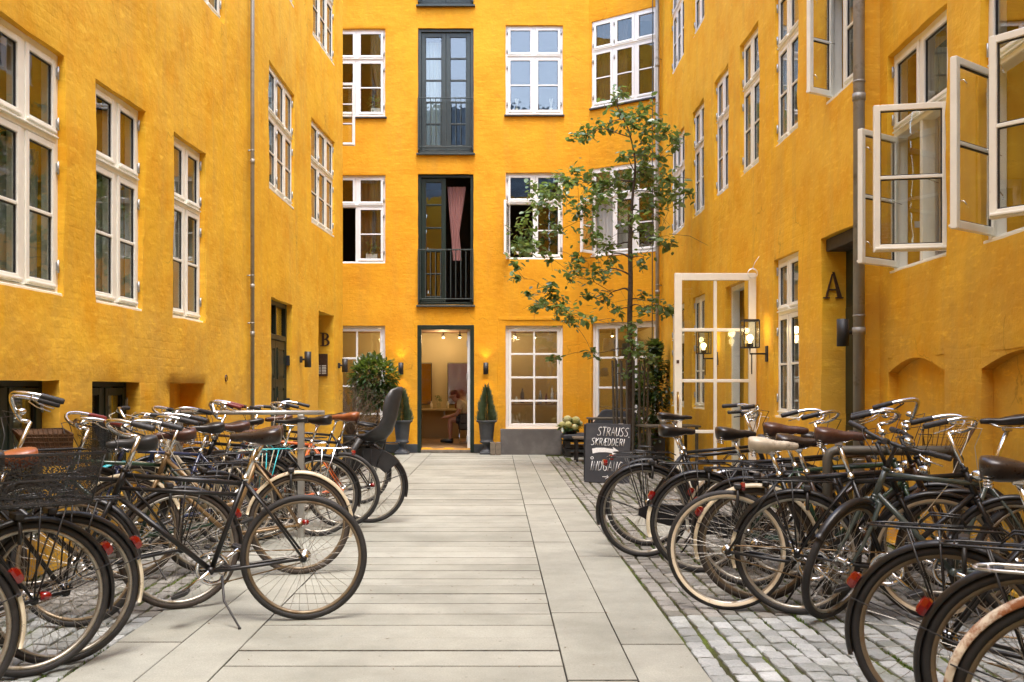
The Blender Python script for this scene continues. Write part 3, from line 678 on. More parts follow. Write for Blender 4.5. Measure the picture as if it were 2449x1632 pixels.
thing('cable_coil', 'small loose ring of white cable hung on the top corner of the glazed door', 'cable', WM[sd.name], mesh=mb, mats=M['white'])
# ------------------------------------------------------------------ back building
B1 = Seg((-5.0, 19.5), (1.83, 19.5)); B2 = Seg((1.83, 19.5), (3.12, 18.57))
bk = thing('apartment_building', 'saturated yellow building across the far end with dark balcony doors above a salon', 'building', T(0, 19.5, 0))
bx = lambda X: X - B1.p0.x
WA = (bx(-3.29), bx(-2.16)); WC = (bx(.20), bx(1.32)); WD = (bx(-1.52), bx(-.43))
ops = [WA+(6.59, 8.31), WA+(3.71, 5.44), WA+(.12, 2.49), WC+(6.63, 8.38), WC+(3.79, 5.49), WC+(.46, 2.49), WD+(5.87, 8.32), WD+(2.90, 5.46), WD+(.08, 2.49), WD+(8.77, 9.8)]
facade('wall', B1, HB, ops, M['wall_back'], bk, cell=.12, amp=.006)
dx = .055
ops2 = [(dx, 1.49, 6.74, 8.43), (dx, 1.49, 3.84, 5.55), (dx, 1.49, .60, 2.53)]
facade('wall', B2, HB, ops2, M['wall_back'], bk, cell=.12, amp=.004)
for (a, b, c, d), kw in ((ops[0], dict(curtain=('curtainbrown', 'sides'), sillmat='plinth')), (ops[1], dict(curtain=('curtainbrown', 'right'), opened={(0, 'low'): 112})), (ops[3], dict(sillmat='plinth', glassmat='oldglass')), (ops[4], dict(opened={(0, 'low'): 100}))):
    window(bk, B1, a, b, c, d, 'white', 2, .655, (2, 1), .06, **kw)
window(bk, B2, *ops2[0], 'white', 3, .655, (2, 1), .03, sillmat='plinth', curtain=('curtainbrown', 'half'))
window(bk, B2, *ops2[1], 'white', 3, .655, (2, 1), .03, opened={(0, 'low'): 100}, curtain=('curtainwhite', 'half'))
# large ground floor windows: two by four panes
def shopwin(seg, o, cols, rows, label):
    a, b, c, d = o; m = seg.M @ T(a, 0, c); w, h = b-a, d-c; mb = MB(); f = .05; y0 = .07
    mb.box(-.01, f, y0, y0+.09, -.01, h+.01, 0, .004); mb.box(w-f, w+.01, y0, y0+.09, -.01, h+.01, 0, .004); mb.box(f-.002, w-f+.002, y0+.001, y0+.089, -.01, f, 0, .004); mb.box(f-.002, w-f+.002, y0+.001, y0+.089, h-f, h+.01, 0, .004)
    wn = part('window', mb, M['white'], bk, m, label=label)
    lf = glazed_leaf(wn, m @ T(f+.004, y0+.005, f+.004), w-2*f-.008, h-2*f-.008, cols, rows, 'white', .055, .055, 'oldglass')
    # keep everything at sub-part level
    for ch in list(lf.children):
        WMc = WM[ch.name]; ch.parent = wn; ch.matrix_basis = WM[wn.name].inverted() @ WMc
    lf.name = 'sash'; return wn
shopwin(B1, ops[2], 2, 4, 'tall window partly hidden by the potted laurel'); shopwin(B1, ops[5], 2, 4, 'eight pane shop window above the zinc planter'); shopwin(B2, ops2[2], 3, 3, 'shop window behind the young tree')
# shallow plaster surround round the shop window
mb = MB(); xa, xb = bx(-.02)-.16, bx(2.0)
mb.box(bx(.05), bx(1.60), -.012, .0015, 2.60, 2.66, 0, .004); mb.box(bx(.04), bx(.055), -.010, .0015, .1, 2.60, 0, .003); mb.box(bx(1.60), bx(1.615), -.010, .0015, .1, 2.60, 0, .003)
part('plaster_band', mb, M['wall_back'], bk, B1.M)
mb = MB(); mb.box(bx(-5), bx(-1.53), -.012, .0015, 0, .17, 0, .003); mb.box(bx(-.42), bx(1.83), -.012, .0015, 0, .17, 0, .003); part('plinth', mb, M['plinth'], bk, B1.M)
# dark French balcony doors with railings
def french(o, openright=False, label=None):
    a, b, c, d = o; w, h = b-a, d-c; m = B1.M @ T(a, 0, c); mb = MB(); y0 = .07; f = .06
    mb.box(-.01, f, y0-.02, y0+.10, -.01, h+.01, 0, .004); mb.box(w-f, w+.01, y0-.02, y0+.10, -.01, h+.01, 0, .004); mb.box(f-.002, w-f+.002, y0-.019, y0+.099, h-f, h+.01, 0, .004); mb.box(f-.002, w-f+.002, y0-.05, y0+.099, -.03, f*.8, 0, .004)
    bd = part('balcony_door', mb, M['greygreen'] if c > 5 else M['green'], bk, m, label=label)
    lw = (w-2*f)/2-.004; lh = h-f-f*.8-.01; mat = 'greygreen' if c > 5 else 'green'
    for s in (0, 1):
        side = 1 if s == 0 else -1; me, pme, panes = casement_mesh(lw, lh, 5, mat, 1, .085, side=side, bot=.12)
        hx = f+.002 if s == 0 else w-f-.002; ang = R(-100) if (openright and s == 1) else 0
        cm = m @ T(hx, y0+.02, f*.8+.005) @ RZ(ang)
        cs = part('door_leaf', me, None, bd, cm)
        for px_, pz_ in panes:
            po = part('pane', pme, None, bd, cm @ T(px_, .02, pz_)); po.material_slots[0].link = 'OBJECT'; po.material_slots[0].material = M['oldglass']
    rl = MB(); ya = -.045; top = min(1.06, h*.43)
    rl.box(-.0, w, ya-.012, ya+.012, top, top+.022, 0, .003); rl.box(.0, w, ya-.010, ya+.010, .10, .118, 0, .003)
    for i in range(11): x = .05+i*(w-.1)/10; rl.box(x-.007, x+.007, ya-.007, ya+.007, .118, top)
    for x in (.012, w-.012): rl.box(x-.010, x+.010, ya-.010, y0, .05, top+.022); 
    rl.box(-.03, w+.03, -.07, .05, -.045, -.012, 0, .004)
    part('railing', rl, M['greygreen'], bd, m)
    cb = MB(); n = 30
    for (xa, xb, pin) in (((.1, w*.45, .0),) if not openright else ((w*.52, w*.86, 1.0),)):
        vs = [(xa+(xb-xa)*(k/n)*(1-.55*pin*min(1, (1-zi/8)*1.6))+ (xb-xa)*.3*pin*(1-zi/8), y0+.17+.02*math.sin(k*1.1), h*(.05 if not pin else .35)+(h*.92-h*(.05 if not pin else .35))*zi/8) for zi in range(9) for k in range(n+1)]
        cb.add(vs, [(zi*(n+1)+k, zi*(n+1)+k+1, (zi+1)*(n+1)+k+1, (zi+1)*(n+1)+k) for zi in range(8) for k in range(n)], 0, True)
    if openright: part('curtain', cb, M['curtainpink'], bd, m)
    elif c < 8: 
        part('curtain', cb, M['curtain'], bd, m)
    return bd
french(ops[6], label='closed dark grey green balcony door'); french(ops[7], True, label='dark green balcony door with its right leaf open'); french(ops[9])
# salon doorway frame
a, b, c, d = ops[8]; w, h = b-a, d-c; m = B1.M @ T(a, 0, c); mb = MB()
mb.box(-.01, .065, -.008, .13, -.08, h+.01, 0, .004); mb.box(w-.065, w+.01, -.008, .13, -.08, h+.01, 0, .004); mb.box(.063, w-.063, -.007, .129, h-.07, h+.01, 0, .004)
fd = part('door_frame', mb, M['green'], bk, m, label='dark green frame of the open salon door')
mb = MB(); mb.box(.06, w-.06, -.04, .30, -.085, -.02, 0, .006); part('threshold', mb, M['greywood'], fd, m)
mb = MB(); mb.box(w-.125, w-.067, .10, .95, .0, h-.09, 0, .004); part('door_leaf', mb, M['white'], fd, m)
mb = MB()
for z in (.12, .95, 1.35, 2.0): mb.box(w-.14, w-.12, .085, .10, z, z+.12, 0, .003)
part('hinge', mb, M['steel'], fd, m)
# rooms behind: salon on the ground floor, plain rooms above
sal = MB(); X0, X1, Y0, Y1, Z0, Z1 = -4.6, 3.3, 19.84, 23.5, .08, 2.56
sal.box(X0, X1, Y1, Y1+.1, Z0, Z1); sal.box(X0-.1, X0, Y0, Y1+.1, Z0, Z1); sal.box(X1, X1+.1, Y0, Y1+.1, Z0, Z1)
part('salon_wall', sal, M['salonwall'], bk, I4)
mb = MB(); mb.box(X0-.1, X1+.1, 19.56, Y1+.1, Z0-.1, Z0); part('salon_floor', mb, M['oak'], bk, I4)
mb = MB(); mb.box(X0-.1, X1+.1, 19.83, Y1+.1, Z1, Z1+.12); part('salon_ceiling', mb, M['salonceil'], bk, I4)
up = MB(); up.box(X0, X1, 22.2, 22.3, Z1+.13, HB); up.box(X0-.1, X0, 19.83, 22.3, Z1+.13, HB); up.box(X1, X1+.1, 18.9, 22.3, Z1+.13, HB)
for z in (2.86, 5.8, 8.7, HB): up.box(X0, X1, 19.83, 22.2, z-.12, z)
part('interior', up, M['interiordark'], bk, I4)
# roofs that close the yard's buildings and the building behind the camera (seen in the window glass)
def roof(seg, parent, over=.35, depth=4.0, rise=3.4):
    mb = MB(); n = max(4, int(seg.L/1.2))
    mb.prism([(0, 0)]*0 or [(0, HB+.02), (seg.L, HB+.02), (seg.L, HB+.16), (0, HB+.16)], -over, .1)
    vs = [(0, -over, HB+.17), (seg.L, -over, HB+.17), (seg.L, depth, HB+rise), (0, depth, HB+rise), (0, depth, HB), (seg.L, depth, HB)]
    mb.add(vs, [(0,1,2,3), (3,2,5,4)]); part('roof', mb, M['slate'], parent, seg.M)
roof(LN, lb); roof(RF, rb); roof(RN, rb); roof(B1, bk)
RB = Seg((2.6, -9), (-3.6, -9))
sb = thing('apartment_building', 'brick and yellow building closing the yard on the camera side', 'building', T(0, -9, 0))
mb = MB(); mb.box(0, RB.L, 0, .3, 0, 5.0); part('brick_wall', mb, M['brick'], sb, RB.M)
mb = MB(); mb.box(0, RB.L, 0, .3, 5.0, 10.5); part('wall', mb, M['wall_side'], sb, RB.M)
mb = MB(); 
for r in range(18):
    z0 = 10.5+r*.28; y0 = r*.14
    mb.box(-.2, RB.L+.2, y0, y0+.30, z0, z0+.26)
part('roof', mb, M['slate'], sb, RB.M)
mb = MB(); mb.box(1.6, 2.5, 1.2, 2.3, 13.4, 14.6); part('skylight', mb, M['white'], sb, RB.M)
# ------------------------------------------------------------------ downpipes
def pipe(x, y, r, top, label, collars, out=None, m='zincpipe'):
    p = thing('downpipe', label, 'drainpipe', T(x, y, 0)); mb = MB(); mb.tube([(0, 0, 0.02), (0, 0, top)], r, 16); part('pipe', mb, M[m], p)
    cm_ = MB()
    for z in collars: cm_.tube([(0, 0, z-.03), (0, 0, z+.03)], r*1.14, 16); cm_.tube([(0, 0, z+.12), (0, 0, z+.135)], r*1.12, 12)
    part('collar', cm_, M[m], p); bm_ = MB()
    for z in collars: bm_.tube([(0, 0, z+.127), (out[0], out[1], z+.127)], .008, 6)
    part('bracket', bm_, M['steel'], p); return p
pipe(-2.905+.085, 11.55, .023, 9.85, 'thin grey downpipe on the left wall between the tall and the triple windows', [1.9, 2.45, 3.9, 5.9, 7.9], (-.09, 0))
pipe(3.00, 18.45, .036, 9.85, 'grey downpipe in the far right corner behind the young tree', [3.05, 5.15, 7.25], (.1, .08))
pipe(3.03, 8.30, .046, 9.85, 'thick grey downpipe on the right wall beside the opened windows', [.55, 1.75, 3.7, 5.4], (.0, .12))
# thin cable next to the corner pipe
mb = MB(); mb.tube([(2.93, 18.62, .1), (2.93, 18.60, 4), (2.94, 18.61, 9.8)], .009, 5); thing('wall_cable', 'thin dark cable running down beside the far corner downpipe', 'cable', I4, mesh=mb, mats=M['plinth'])
# ------------------------------------------------------------------ wall lamps
def updown(x, y, z, d, label, on=True):
    """black cylinder lamp; d = unit vector from wall"""
    p = thing('wall_lamp', label, 'lamp', T(x, y, z), group=None); mb = MB(); cx, cy = d[0]*.11, d[1]*.11
    mb.lathe([(.0, -.005), (.043, -.005), (.045, -.115), (.050, -.115), (.050, .115), (.045, .115), (.043, .0), (0, 0)], 20, c=(cx, cy, 0)); part('shade', mb, M['blackmatte'], p)
    mb = MB(); mb.tube([(0, 0, 0), (cx, cy, 0)], .016, 8); mb.tube([(0, 0, -.04), (d[0]*.02, d[1]*.02, -.04)], .01, 6)
    mb.box(-.02+d[0]*.012, .02+d[0]*.012, -.02+d[1]*.012, .02+d[1]*.012, -.045, .045, 0, .004); part('bracket', mb, M['blackmatte'], p)
    if on:
        for s in (1, -1):
            mb = MB(); mb.lathe([(0, .0), (.03, 0), (.03, .01*s)], 12, c=(cx, cy, s*.07)); part('bulb', mb, M['bulb'], p)
            ld = bpy.data.lights.new('wall_lamp_light', 'SPOT'); ld.energy = 1.4 if s > 0 else .8; ld.color = (1.0, .62, .22); ld.spot_size = R(100); ld.spot_blend = .8; ld.shadow_soft_size = .03
            lo = put('wall_lamp_light', ld, p, T(x+cx*.9, y+cy*.9, z+s*.125) @ (RX(R(180)) if s > 0 else I4))
    return p
updown((960-VX)/122.1, 19.5, 1.28+45/122.1, (0, -1), 'black cylinder wall lamp left of the open salon door')
updown((1162-VX)/122.1, 19.5, 1.28+45/122.1, (0, -1), 'black cylinder wall lamp right of the open salon door')
updown(-2.862, 14.6, 1.28+.41, (1, .0), 'black cylinder wall lamp between the green door and the B recess', False)
updown(-2.72, 17.25, 1.28+.38, (1, .0), 'black cylinder wall lamp on the far corner of the left wall', False)
updown(3.06, 8.455, 1.28+.465, (-1, 0), 'black cylinder wall lamp beside the doorway marked A', False)
def lantern(x, y, z, label):
    p = thing('lantern', label, 'lantern', T(x, y, z)); mb = MB(); w = .085; h = .15; t = .006; c = -.20
    for sx in (-1, 1):
        for sy in (-1, 1): mb.box(c+sx*w-t, c+sx*w+t, sy*w-t, sy*w+t, -h, h)
    for zz in (-h, h):
        for s_ in (-1, 1): mb.box(c-w-t, c+w+t, s_*w-t, s_*w+t, zz-t, zz+t); mb.box(c+s_*w-t, c+s_*w+t, -w+t, w-t, zz-t, zz+t)
    mb.box(c-w, c+w, -w, w, h+.006, h+.016); mb.box(c-.03, c+.03, -.03, .03, -h+.01, -h+.05)
    mb.tube([(c, 0, -h), (c, 0, -h-.07), (0, 0, -h-.07)], .010, 8); mb.box(-.02, 0, -.04, .04, -h-.16, -h+.02, 0, .003); mb.tube([(c+.02, 0, -h-.07), (c+.02, 0, -h-.30)], .007, 6)
    part('frame', mb, M['blackmatte'], p); mb = MB(); mb.ball((c, 0, -.04), .038, 12); mb.tube([(c, 0, -.13), (c, 0, -.07)], .018, 8); part('bulb', mb, M['bulb'], p)
    g = MB()
    for s_ in (-1, 1): g.box(c+s_*w-.001, c+s_*w+.001, -w+t, w-t, -h+t, h-t); g.box(c-w+t, c+w-t, s_*w-.001, s_*w+.001, -h+t, h-t)
    part('pane', g, M['clear'], p)
    ld = bpy.data.lights.new('lantern_light', 'POINT'); ld.energy = .6; ld.color = (1.0, .66, .30); ld.shadow_soft_size = .04; put('lantern_light', ld, p, T(x+c, y, z-.0+.05))
    return p
lantern(3.075, 11.25, 1.28+.60, 'black framed glass lantern glowing warm beside the open glazed door'); lantern(3.085, 13.8, 1.28+.62, 'added glass lantern standing in for the reflection in the glazed door')  # second lantern is added, in place of the first one's reflection in the glass
# small alarm eye hooks etc. on the left wall
mb = MB(); mb.lathe([(.035, -.008), (.04, 0), (.035, .008)], 14, c=(.0, .0, 0), axis='x'); thing('wall_hook', 'small rusty ring fixed to the left wall beside the downpipe', 'ring', T(-2.91, 10.75, 1.38), mesh=mb, mats=M['bronze'])
# ------------------------------------------------------------------ salon contents
def lightpt(x, y, z, e, c=(1, .72, .38), s=.08):
    ld = bpy.data.lights.new('salon_light', 'POINT'); ld.energy = e; ld.color = c; ld.shadow_soft_size = s; put('salon_light', ld, None, T(x, y, z))
for i, (x, y) in enumerate(((-1.75, 22.8), (-1.20, 22.9), (-.82, 22.8), (-2.6, 22.8), (.45, 22.8), (.9, 22.9), (2.1, 21.6), (2.6, 22.2))):
    nm_ = ['first from the left above the mirrors', 'second from the left above the mirrors', 'third, nearest the right door jamb', 'hidden left of the door', 'left one behind the shop window', 'right one behind the shop window', 'left one behind the tree', 'right one behind the tree'][i]
    s = thing('spotlight', 'small lit ceiling spotlight in the salon, ' + nm_, 'spotlight', T(x, y, 2.5), group='ceiling spotlights in the salon')
    mb = MB(); mb.lathe([(.0, .06), (.012, .06), (.012, .0), (.035, -.01), (.042, -.07), (.036, -.07), (.0, -.02)], 14); part('housing', mb, M['blackmatte'], s)
    mb = MB(); mb.ball((0, 0, -.066), .032, 10); part('bulb', mb, M['bulb'], s)
    if i in (1, 4, 6, 3): lightpt(x, y-.1, 2.38, 5)
for x0, x1, lab in ((-1.86, -1.50, 'narrow wall mirror reflecting a glowing chandelier'), (-1.13, -.62, 'wider wall mirror behind the seated person')):
    mr = thing('mirror', lab, 'mirror', T(x0, 23.46, .88)); mb = MB(); mb.box(.01, x1-x0-.01, -.008, .0, .01, .96); part('glass', mb, M['mirror'], mr)
    mb = MB(); mb.box(0, .012, -.012, .01, 0, .98); mb.box(x1-x0-.012, x1-x0, -.012, .01, 0, .98); mb.box(.012, x1-x0-.012, -.012, .01, 0, .012); mb.box(.012, x1-x0-.012, -.012, .01, .968, .98); part('frame', mb, M['darkwood'], mr)
cnt = thing('counter', 'white wall shelf under the salon mirrors with bottles on it', 'shelf', T(-1.2, 23.3, 0)); mb = MB(); mb.box(-1.3, 1.3, -.12, .19, .74, .78, 0, .004); part('shelf', mb, M['salonwall'], cnt)
mb = MB()
for x in (-1.1, 0, 1.1): mb.box(x-.015, x+.015, -.05, .18, .62, .74)
part('bracket', mb, M['steel'], cnt)
vz = thing('vase', 'glass vase with a dark green plant on the salon shelf', 'vase', T(-1.33, 23.3, .785)); mb = MB(); mb.lathe([(0, 0), (.045, 0), (.05, .14), (.038, .14), (.03, .01)], 14); part('glass', mb, M['clear'], vz)
mb = MB()
for k in range(60):
    a = random.uniform(0, 6.28); e_ = random.uniform(.05, .16); p0 = Vector((math.cos(a)*e_*.6, math.sin(a)*e_*.6, .15+random.uniform(0, .14))); d_ = Vector((math.cos(a), math.sin(a), .6)).normalized()*.05; s_ = d_.cross(Vector((0,0,1))).normalized()*.015
    mb.add([p0, p0+d_*.5+s_, p0+d_, p0+d_*.5-s_], [(0,1,2,3)])
part('foliage', mb, M['laurel'], vz)
for x, lab in ((-1.50, 'pale bottle left of the plant on the salon shelf'), (-1.12, 'short clear jar right of the plant on the salon shelf'), (-.92, 'dark round jar near the seated person')):
    mb = MB(); mb.lathe([(0, 0), (.03, 0), (.03, .11), (.012, .14), (.012, .17), (0, .17)], 12); thing('bottle', lab, 'bottle', T(x, 23.28, .785), mesh=mb, mats=M['ivory'] if x != -.92 else M['redhair'])
ch = thing('chandelier', 'glowing chandelier hanging inside the salon', 'chandelier', T(-2.35, 21.3, 1.62)); mb = MB(); mb.tube([(0, 0, .1), (0, 0, .93)], .008, 6)
for k in range(6): a = k*math.pi/3; mb.tube([(0, 0, .05), (math.cos(a)*.09, math.sin(a)*.09, -.03), (math.cos(a)*.17, math.sin(a)*.17, .03)], .006, 6)
part('arm', mb, M['brass'], ch); mb = MB()
for k in range(6): a = k*math.pi/3; mb.ball((math.cos(a)*.17, math.sin(a)*.17, .055), .02, 8)
part('bulb', mb, M['bulb'], ch)
def salon_chair(x, y, lab):
    p = thing('salon_chair', lab, 'chair', T(x, y, .08)); mb = MB(); mb.box(-.28, .28, -.26, .26, .28, .46, 0, .03); part('seat', mb, M['darkbrown'], p)
    mb = MB(); mb.box(.20, .30, -.26, .26, .40, .86, 0, .03); part('backrest', mb, M['darkbrown'], p)
    for s in (-1, 1):
        mb = MB(); mb.box(-.25, .29, s*.27-.03, s*.27+.03, .42, .64, 0, .02); part('armrest', mb, M['darkbrown'], p)
        mb = MB(); mb.tube([(-.26, s*.24, .29), (-.26, s*.24, .01), (.26, s*.24, .01), (.26, s*.24, .29)], .011, 8); part('leg', mb, M['chrome'], p)
salon_chair(-.52, 21.62, 'dark brown salon chair the seated person sits on'); salon_chair(-1.92, 21.6, 'dark brown salon chair cut off by the left door jamb')
# seated person, leaning forward, seen from the side (one skinned body)
def skinbody(name, verts, edges, radii, mat, parent, m, sub=2):
    me = bpy.data.meshes.new(name); me.from_pydata(verts, edges, []); me.materials.append(mat)
    o = part(name, me, None, parent, m); sm = o.modifiers.new('skin', 'SKIN'); sm.use_smooth_shade = True
    for i, r in enumerate(radii): me.skin_vertices[0].data[i].radius = (r[0], r[1]) if isinstance(r, tuple) else (r, r)
    me.skin_vertices[0].data[0].use_root = True
    ss = o.modifiers.new('sub', 'SUBSURF'); ss.levels = ss.render_levels = sub; return o
PM = T(-.62, 21.6, .08)
def skv(name, *a, **k):
    try: return skinbody(name, *a, **k)
    except Exception as e: print('skin', e)
# ------------------------------------------------------------------ seated person
person = thing('person', 'person in a pale yellow T-shirt and dark shorts sitting bent forward in the salon', 'person', PM)
V = []; E = []; Rr = []
def sv(p, r, par=None):
    V.append(p); Rr.append(r)
    if par is not None: E.append((par, len(V)-1))
    return len(V)-1
pel = sv((0, 0, .52), (.13, .11)); sp = sv((-.03, 0, .68), (.13, .10), pel); che = sv((-.11, 0, .83), (.15, .11), sp); nk = sv((-.20, 0, .93), .055, che); hd0 = sv((-.24, 0, .97), .06, nk); hd1 = sv((-.28, 0, 1.02), .092, hd0); hd2 = sv((-.30, 0, 1.07), .085, hd1)
no = sv((-.385, 0, .985), .018, hd1); chn = sv((-.33, 0, .935), .04, hd0)
for s in (-1, 1):
    ea = sv((-.245, s*.088, 1.02), .018, hd1)
    sh = sv((-.13, s*.16, .87), .062, che); el = sv((-.20, s*.20, .62), .045, sh); wr = sv((-.42, s*.10, .56), .028, el); pa = sv((-.47, s*.08, .555), (.034, .018), wr)
    for k in range(4):
        f1 = sv((-.505, s*(.055+.02*k), .552-.003*k), .0105, pa); f2 = sv((-.535-.004*(k in (1, 2)), s*(.050+.019*k), .538), .0095, f1); sv((-.545, s*(.047+.019*k), .515), .008, f2)
    t1 = sv((-.475, s*.045, .575), .011, pa); sv((-.505, s*.035, .575), .009, t1)
    hp = sv((-.03, s*.095, .50), .098, pel); kn = sv((-.36, s*.13, .50), .065, hp); cf = sv((-.36, s*.125, .33), .055, kn); an = sv((-.36, s*.12, .11), .036, cf); hl = sv((-.37, s*.12, .05), .04, an); sv((-.53, s*.12, .03), .032, hl)
skv('body', V, E, Rr, M['skin'], person, PM)
V = []; E = []; Rr = []; pel = sv((0, 0, .54), (.15, .125)); sp = sv((-.03, 0, .68), (.155, .12), pel); che = sv((-.11, 0, .83), (.17, .13), sp); sv((-.165, 0, .89), (.08, .07), che)
for s in (-1, 1): sh = sv((-.13, s*.165, .875), .08, che); sv((-.175, s*.19, .72), .066, sh)
skv('shirt', V, E, Rr, M['shirt'], person, PM)
V = []; E = []; Rr = []; pel = sv((0, 0, .50), (.16, .12))
for s in (-1, 1): hp = sv((-.03, s*.10, .495), .115, pel); sv((-.27, s*.125, .50), .088, hp)
skv('shorts', V, E, Rr, M['shorts'], person, PM)
mb = MB(); mb.ball((-.265, 0, 1.075), .098, 16, sq=(1.05, .92, .85)); mb.ball((-.20, 0, 1.02), .075, 12, sq=(.8, 1.05, 1)); part('hair', mb, M['redhair'], person, PM)
for s in (-1, 1):
    mb = MB(); mb.loft([[(x, s*.12+w*math.cos(a), max(0, .045+h*math.sin(a))) for a in [2*math.pi*k/10 for k in range(10)]] for x, w, h in ((-.30, .03, .045), (-.34, .042, .06), (-.42, .045, .045), (-.52, .045, .035), (-.57, .025, .025))]); part('shoe', mb, M['black'], person, PM)

# ------------------------------------------------------------------ ground
gr = put('ground', None, None, T(0, 8, 0), kind='structure', label='cobbled ground of the yard on both sides of the paved path with mossy joints')
mb = MB(); mb.box(-60, -1.905, -60, 80, -.5, -.014); mb.box(.945, 60, -60, 80, -.5, -.014); part('joint_soil', mb, M['joint'], gr, I4)
path = put('path', None, None, T(0, 8, 0), kind='structure', label='pale concrete paving of the central path')
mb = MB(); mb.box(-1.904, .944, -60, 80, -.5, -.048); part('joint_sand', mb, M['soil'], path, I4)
XL0, XL1, XL2, XR0, XR1, XR2 = -1.254, -1.575, -1.907, .314, .625, .947
rnd = random.Random(3)
pz = [2.9, 3.2, 3.48, 3.75, 4.03, 4.30, 4.57, 4.84, 5.09, 5.36, 5.63, 5.90, 6.17, 6.42, 6.66, 6.95, 7.19, 7.48]
while pz[-1] < 19.2: pz.append(pz[-1]+rnd.choice((.27, .27, .26, .29)))
pz.append(19.42)
def slabmesh(w, d, name, mat):
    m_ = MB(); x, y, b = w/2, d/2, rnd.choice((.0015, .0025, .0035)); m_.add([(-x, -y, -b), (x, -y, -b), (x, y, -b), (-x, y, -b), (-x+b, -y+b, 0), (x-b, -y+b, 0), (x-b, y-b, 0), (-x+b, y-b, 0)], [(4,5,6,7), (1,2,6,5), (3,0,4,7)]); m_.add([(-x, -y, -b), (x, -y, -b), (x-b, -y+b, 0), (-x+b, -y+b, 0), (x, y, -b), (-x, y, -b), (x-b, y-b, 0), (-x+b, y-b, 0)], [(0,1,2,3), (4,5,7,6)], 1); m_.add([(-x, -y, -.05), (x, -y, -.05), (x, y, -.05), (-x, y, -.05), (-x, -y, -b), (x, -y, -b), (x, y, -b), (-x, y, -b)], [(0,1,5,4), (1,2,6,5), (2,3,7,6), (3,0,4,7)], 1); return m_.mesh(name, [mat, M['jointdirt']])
for a, b in zip(pz, pz[1:]):
    g = rnd.choice((.003, .004, .004, .009, .013)); w = XR0-XL0-.007
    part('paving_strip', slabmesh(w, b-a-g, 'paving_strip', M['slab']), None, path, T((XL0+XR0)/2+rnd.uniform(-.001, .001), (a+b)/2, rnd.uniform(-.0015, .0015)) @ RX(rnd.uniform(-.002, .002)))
for x0, x1, st in ((XL0, XL1, 3.0), (XL1, XL2, 2.4), (XR0, XR1, 3.05), (XR1, XR2, 2.36)):
    y = st
    while y < 19.4:
        y1 = min(19.42, y+1.3); w = abs(x1-x0)-.006
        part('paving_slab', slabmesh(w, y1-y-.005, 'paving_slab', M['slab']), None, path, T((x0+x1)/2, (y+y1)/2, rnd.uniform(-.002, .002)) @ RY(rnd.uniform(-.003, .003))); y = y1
# plain paving behind the camera, joined (out of view)
mb = MB()
for i in range(24): mb.box(XL2+.003, XR2-.003, 2.33-.5*(i+1), 2.33-.5*i-.006, -.05, 0, 0, .004)
part('paving_strip', mb, M['slab'], path, I4, kind='stuff')
# slab strips that cross the cobbles towards doors
def extra(x0, x1, y0, y1, nx, ny):
    for i in range(nx):
        for k in range(ny):
            w = (x1-x0)/nx; d = (y1-y0)/ny
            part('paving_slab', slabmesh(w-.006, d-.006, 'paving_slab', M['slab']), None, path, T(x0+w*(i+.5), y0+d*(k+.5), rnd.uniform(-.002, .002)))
extra(1.30, 3.0, 8.55, 9.9, 2, 2); extra(1.35, 2.95, 17.2, 18.2, 2, 1); extra(-2.86, -1.93, 12.7, 13.9, 1, 2)
EX = [(1.30, 3.0, 8.55, 9.9), (1.35, 2.95, 17.2, 18.2), (-2.86, -1.93, 12.7, 13.9)]
cobs = []
def cob_region(xa, xbf, y0, y1, px_=.106, py_=.128, seed=1):
    r = random.Random(seed); ncol = int((3.2)/px_)
    for c in range(ncol):
        x = xa + (c+.5)*px_*(1 if xa > 0 else -1); y = y0 + r.uniform(0, py_)
        while y < y1:
            d = py_*r.uniform(.78, 1.22); 
            xx = x + .012*math.sin(y*1.3+c*.7) + r.uniform(-.004, .004)
            lim = xbf(y)
            if (xa > 0 and xx < lim-.04) or (xa < 0 and xx > lim+.04):
                if not any(e[0]-.05 < xx < e[1]+.05 and e[2]-.06 < y+d/2 < e[3]+.06 for e in EX): cobs.append((xx, y+d/2, px_-r.uniform(.011, .019), d-r.uniform(.007, .013), r))
            y += d
cob_region(XR2+.004, lambda y: (3.02 if y > 8.42 else 2.93+.0357*y), 2.2, 18.5, seed=5); cob_region(XL2-.004, lambda y: (-3.3965+.045*y if y < 11.7 else -2.86), 2.2, 17.5, seed=9)
cobs.sort(key=lambda q: q[1]-.0)
vis = [q for q in cobs if q[1] > 4.1 and abs(q[0]) < q[1]*.56+.1]; rest = [q for q in cobs if q not in set(vis)] if False else None
ids = set(id(q) for q in vis[:300]); cm = []
for k in range(8):
    r = random.Random(40+k); mb = MB(); vs = []
    prof = [(.5, -.05), (.5, -.008), (.475, -.002), (.40, .001)]
    for (s, z) in prof:
        for i in range(8):
            bxy = [(-1,-1), (0,-1), (1,-1), (1,0), (1,1), (0,1), (-1,1), (-1,0)][i]; q = .95 if i % 2 == 0 else 1
            vs.append((bxy[0]*s*q+r.uniform(-.025, .025), bxy[1]*s*q+r.uniform(-.025, .025), z+r.uniform(-.0025, .0025)))
    vs.append((0, 0, .003)); mb.add(vs, [(a*8+i, a*8+(i+1) % 8, a*8+8+(i+1) % 8, a*8+8+i) for a in range(3) for i in range(8)] + [(24+i, 24+(i+1) % 8, 32) for i in range(8)], 0, False)
    cm.append((mb, mb.mesh('cobblestone', M['cobble'])))
big = MB(); tint = []
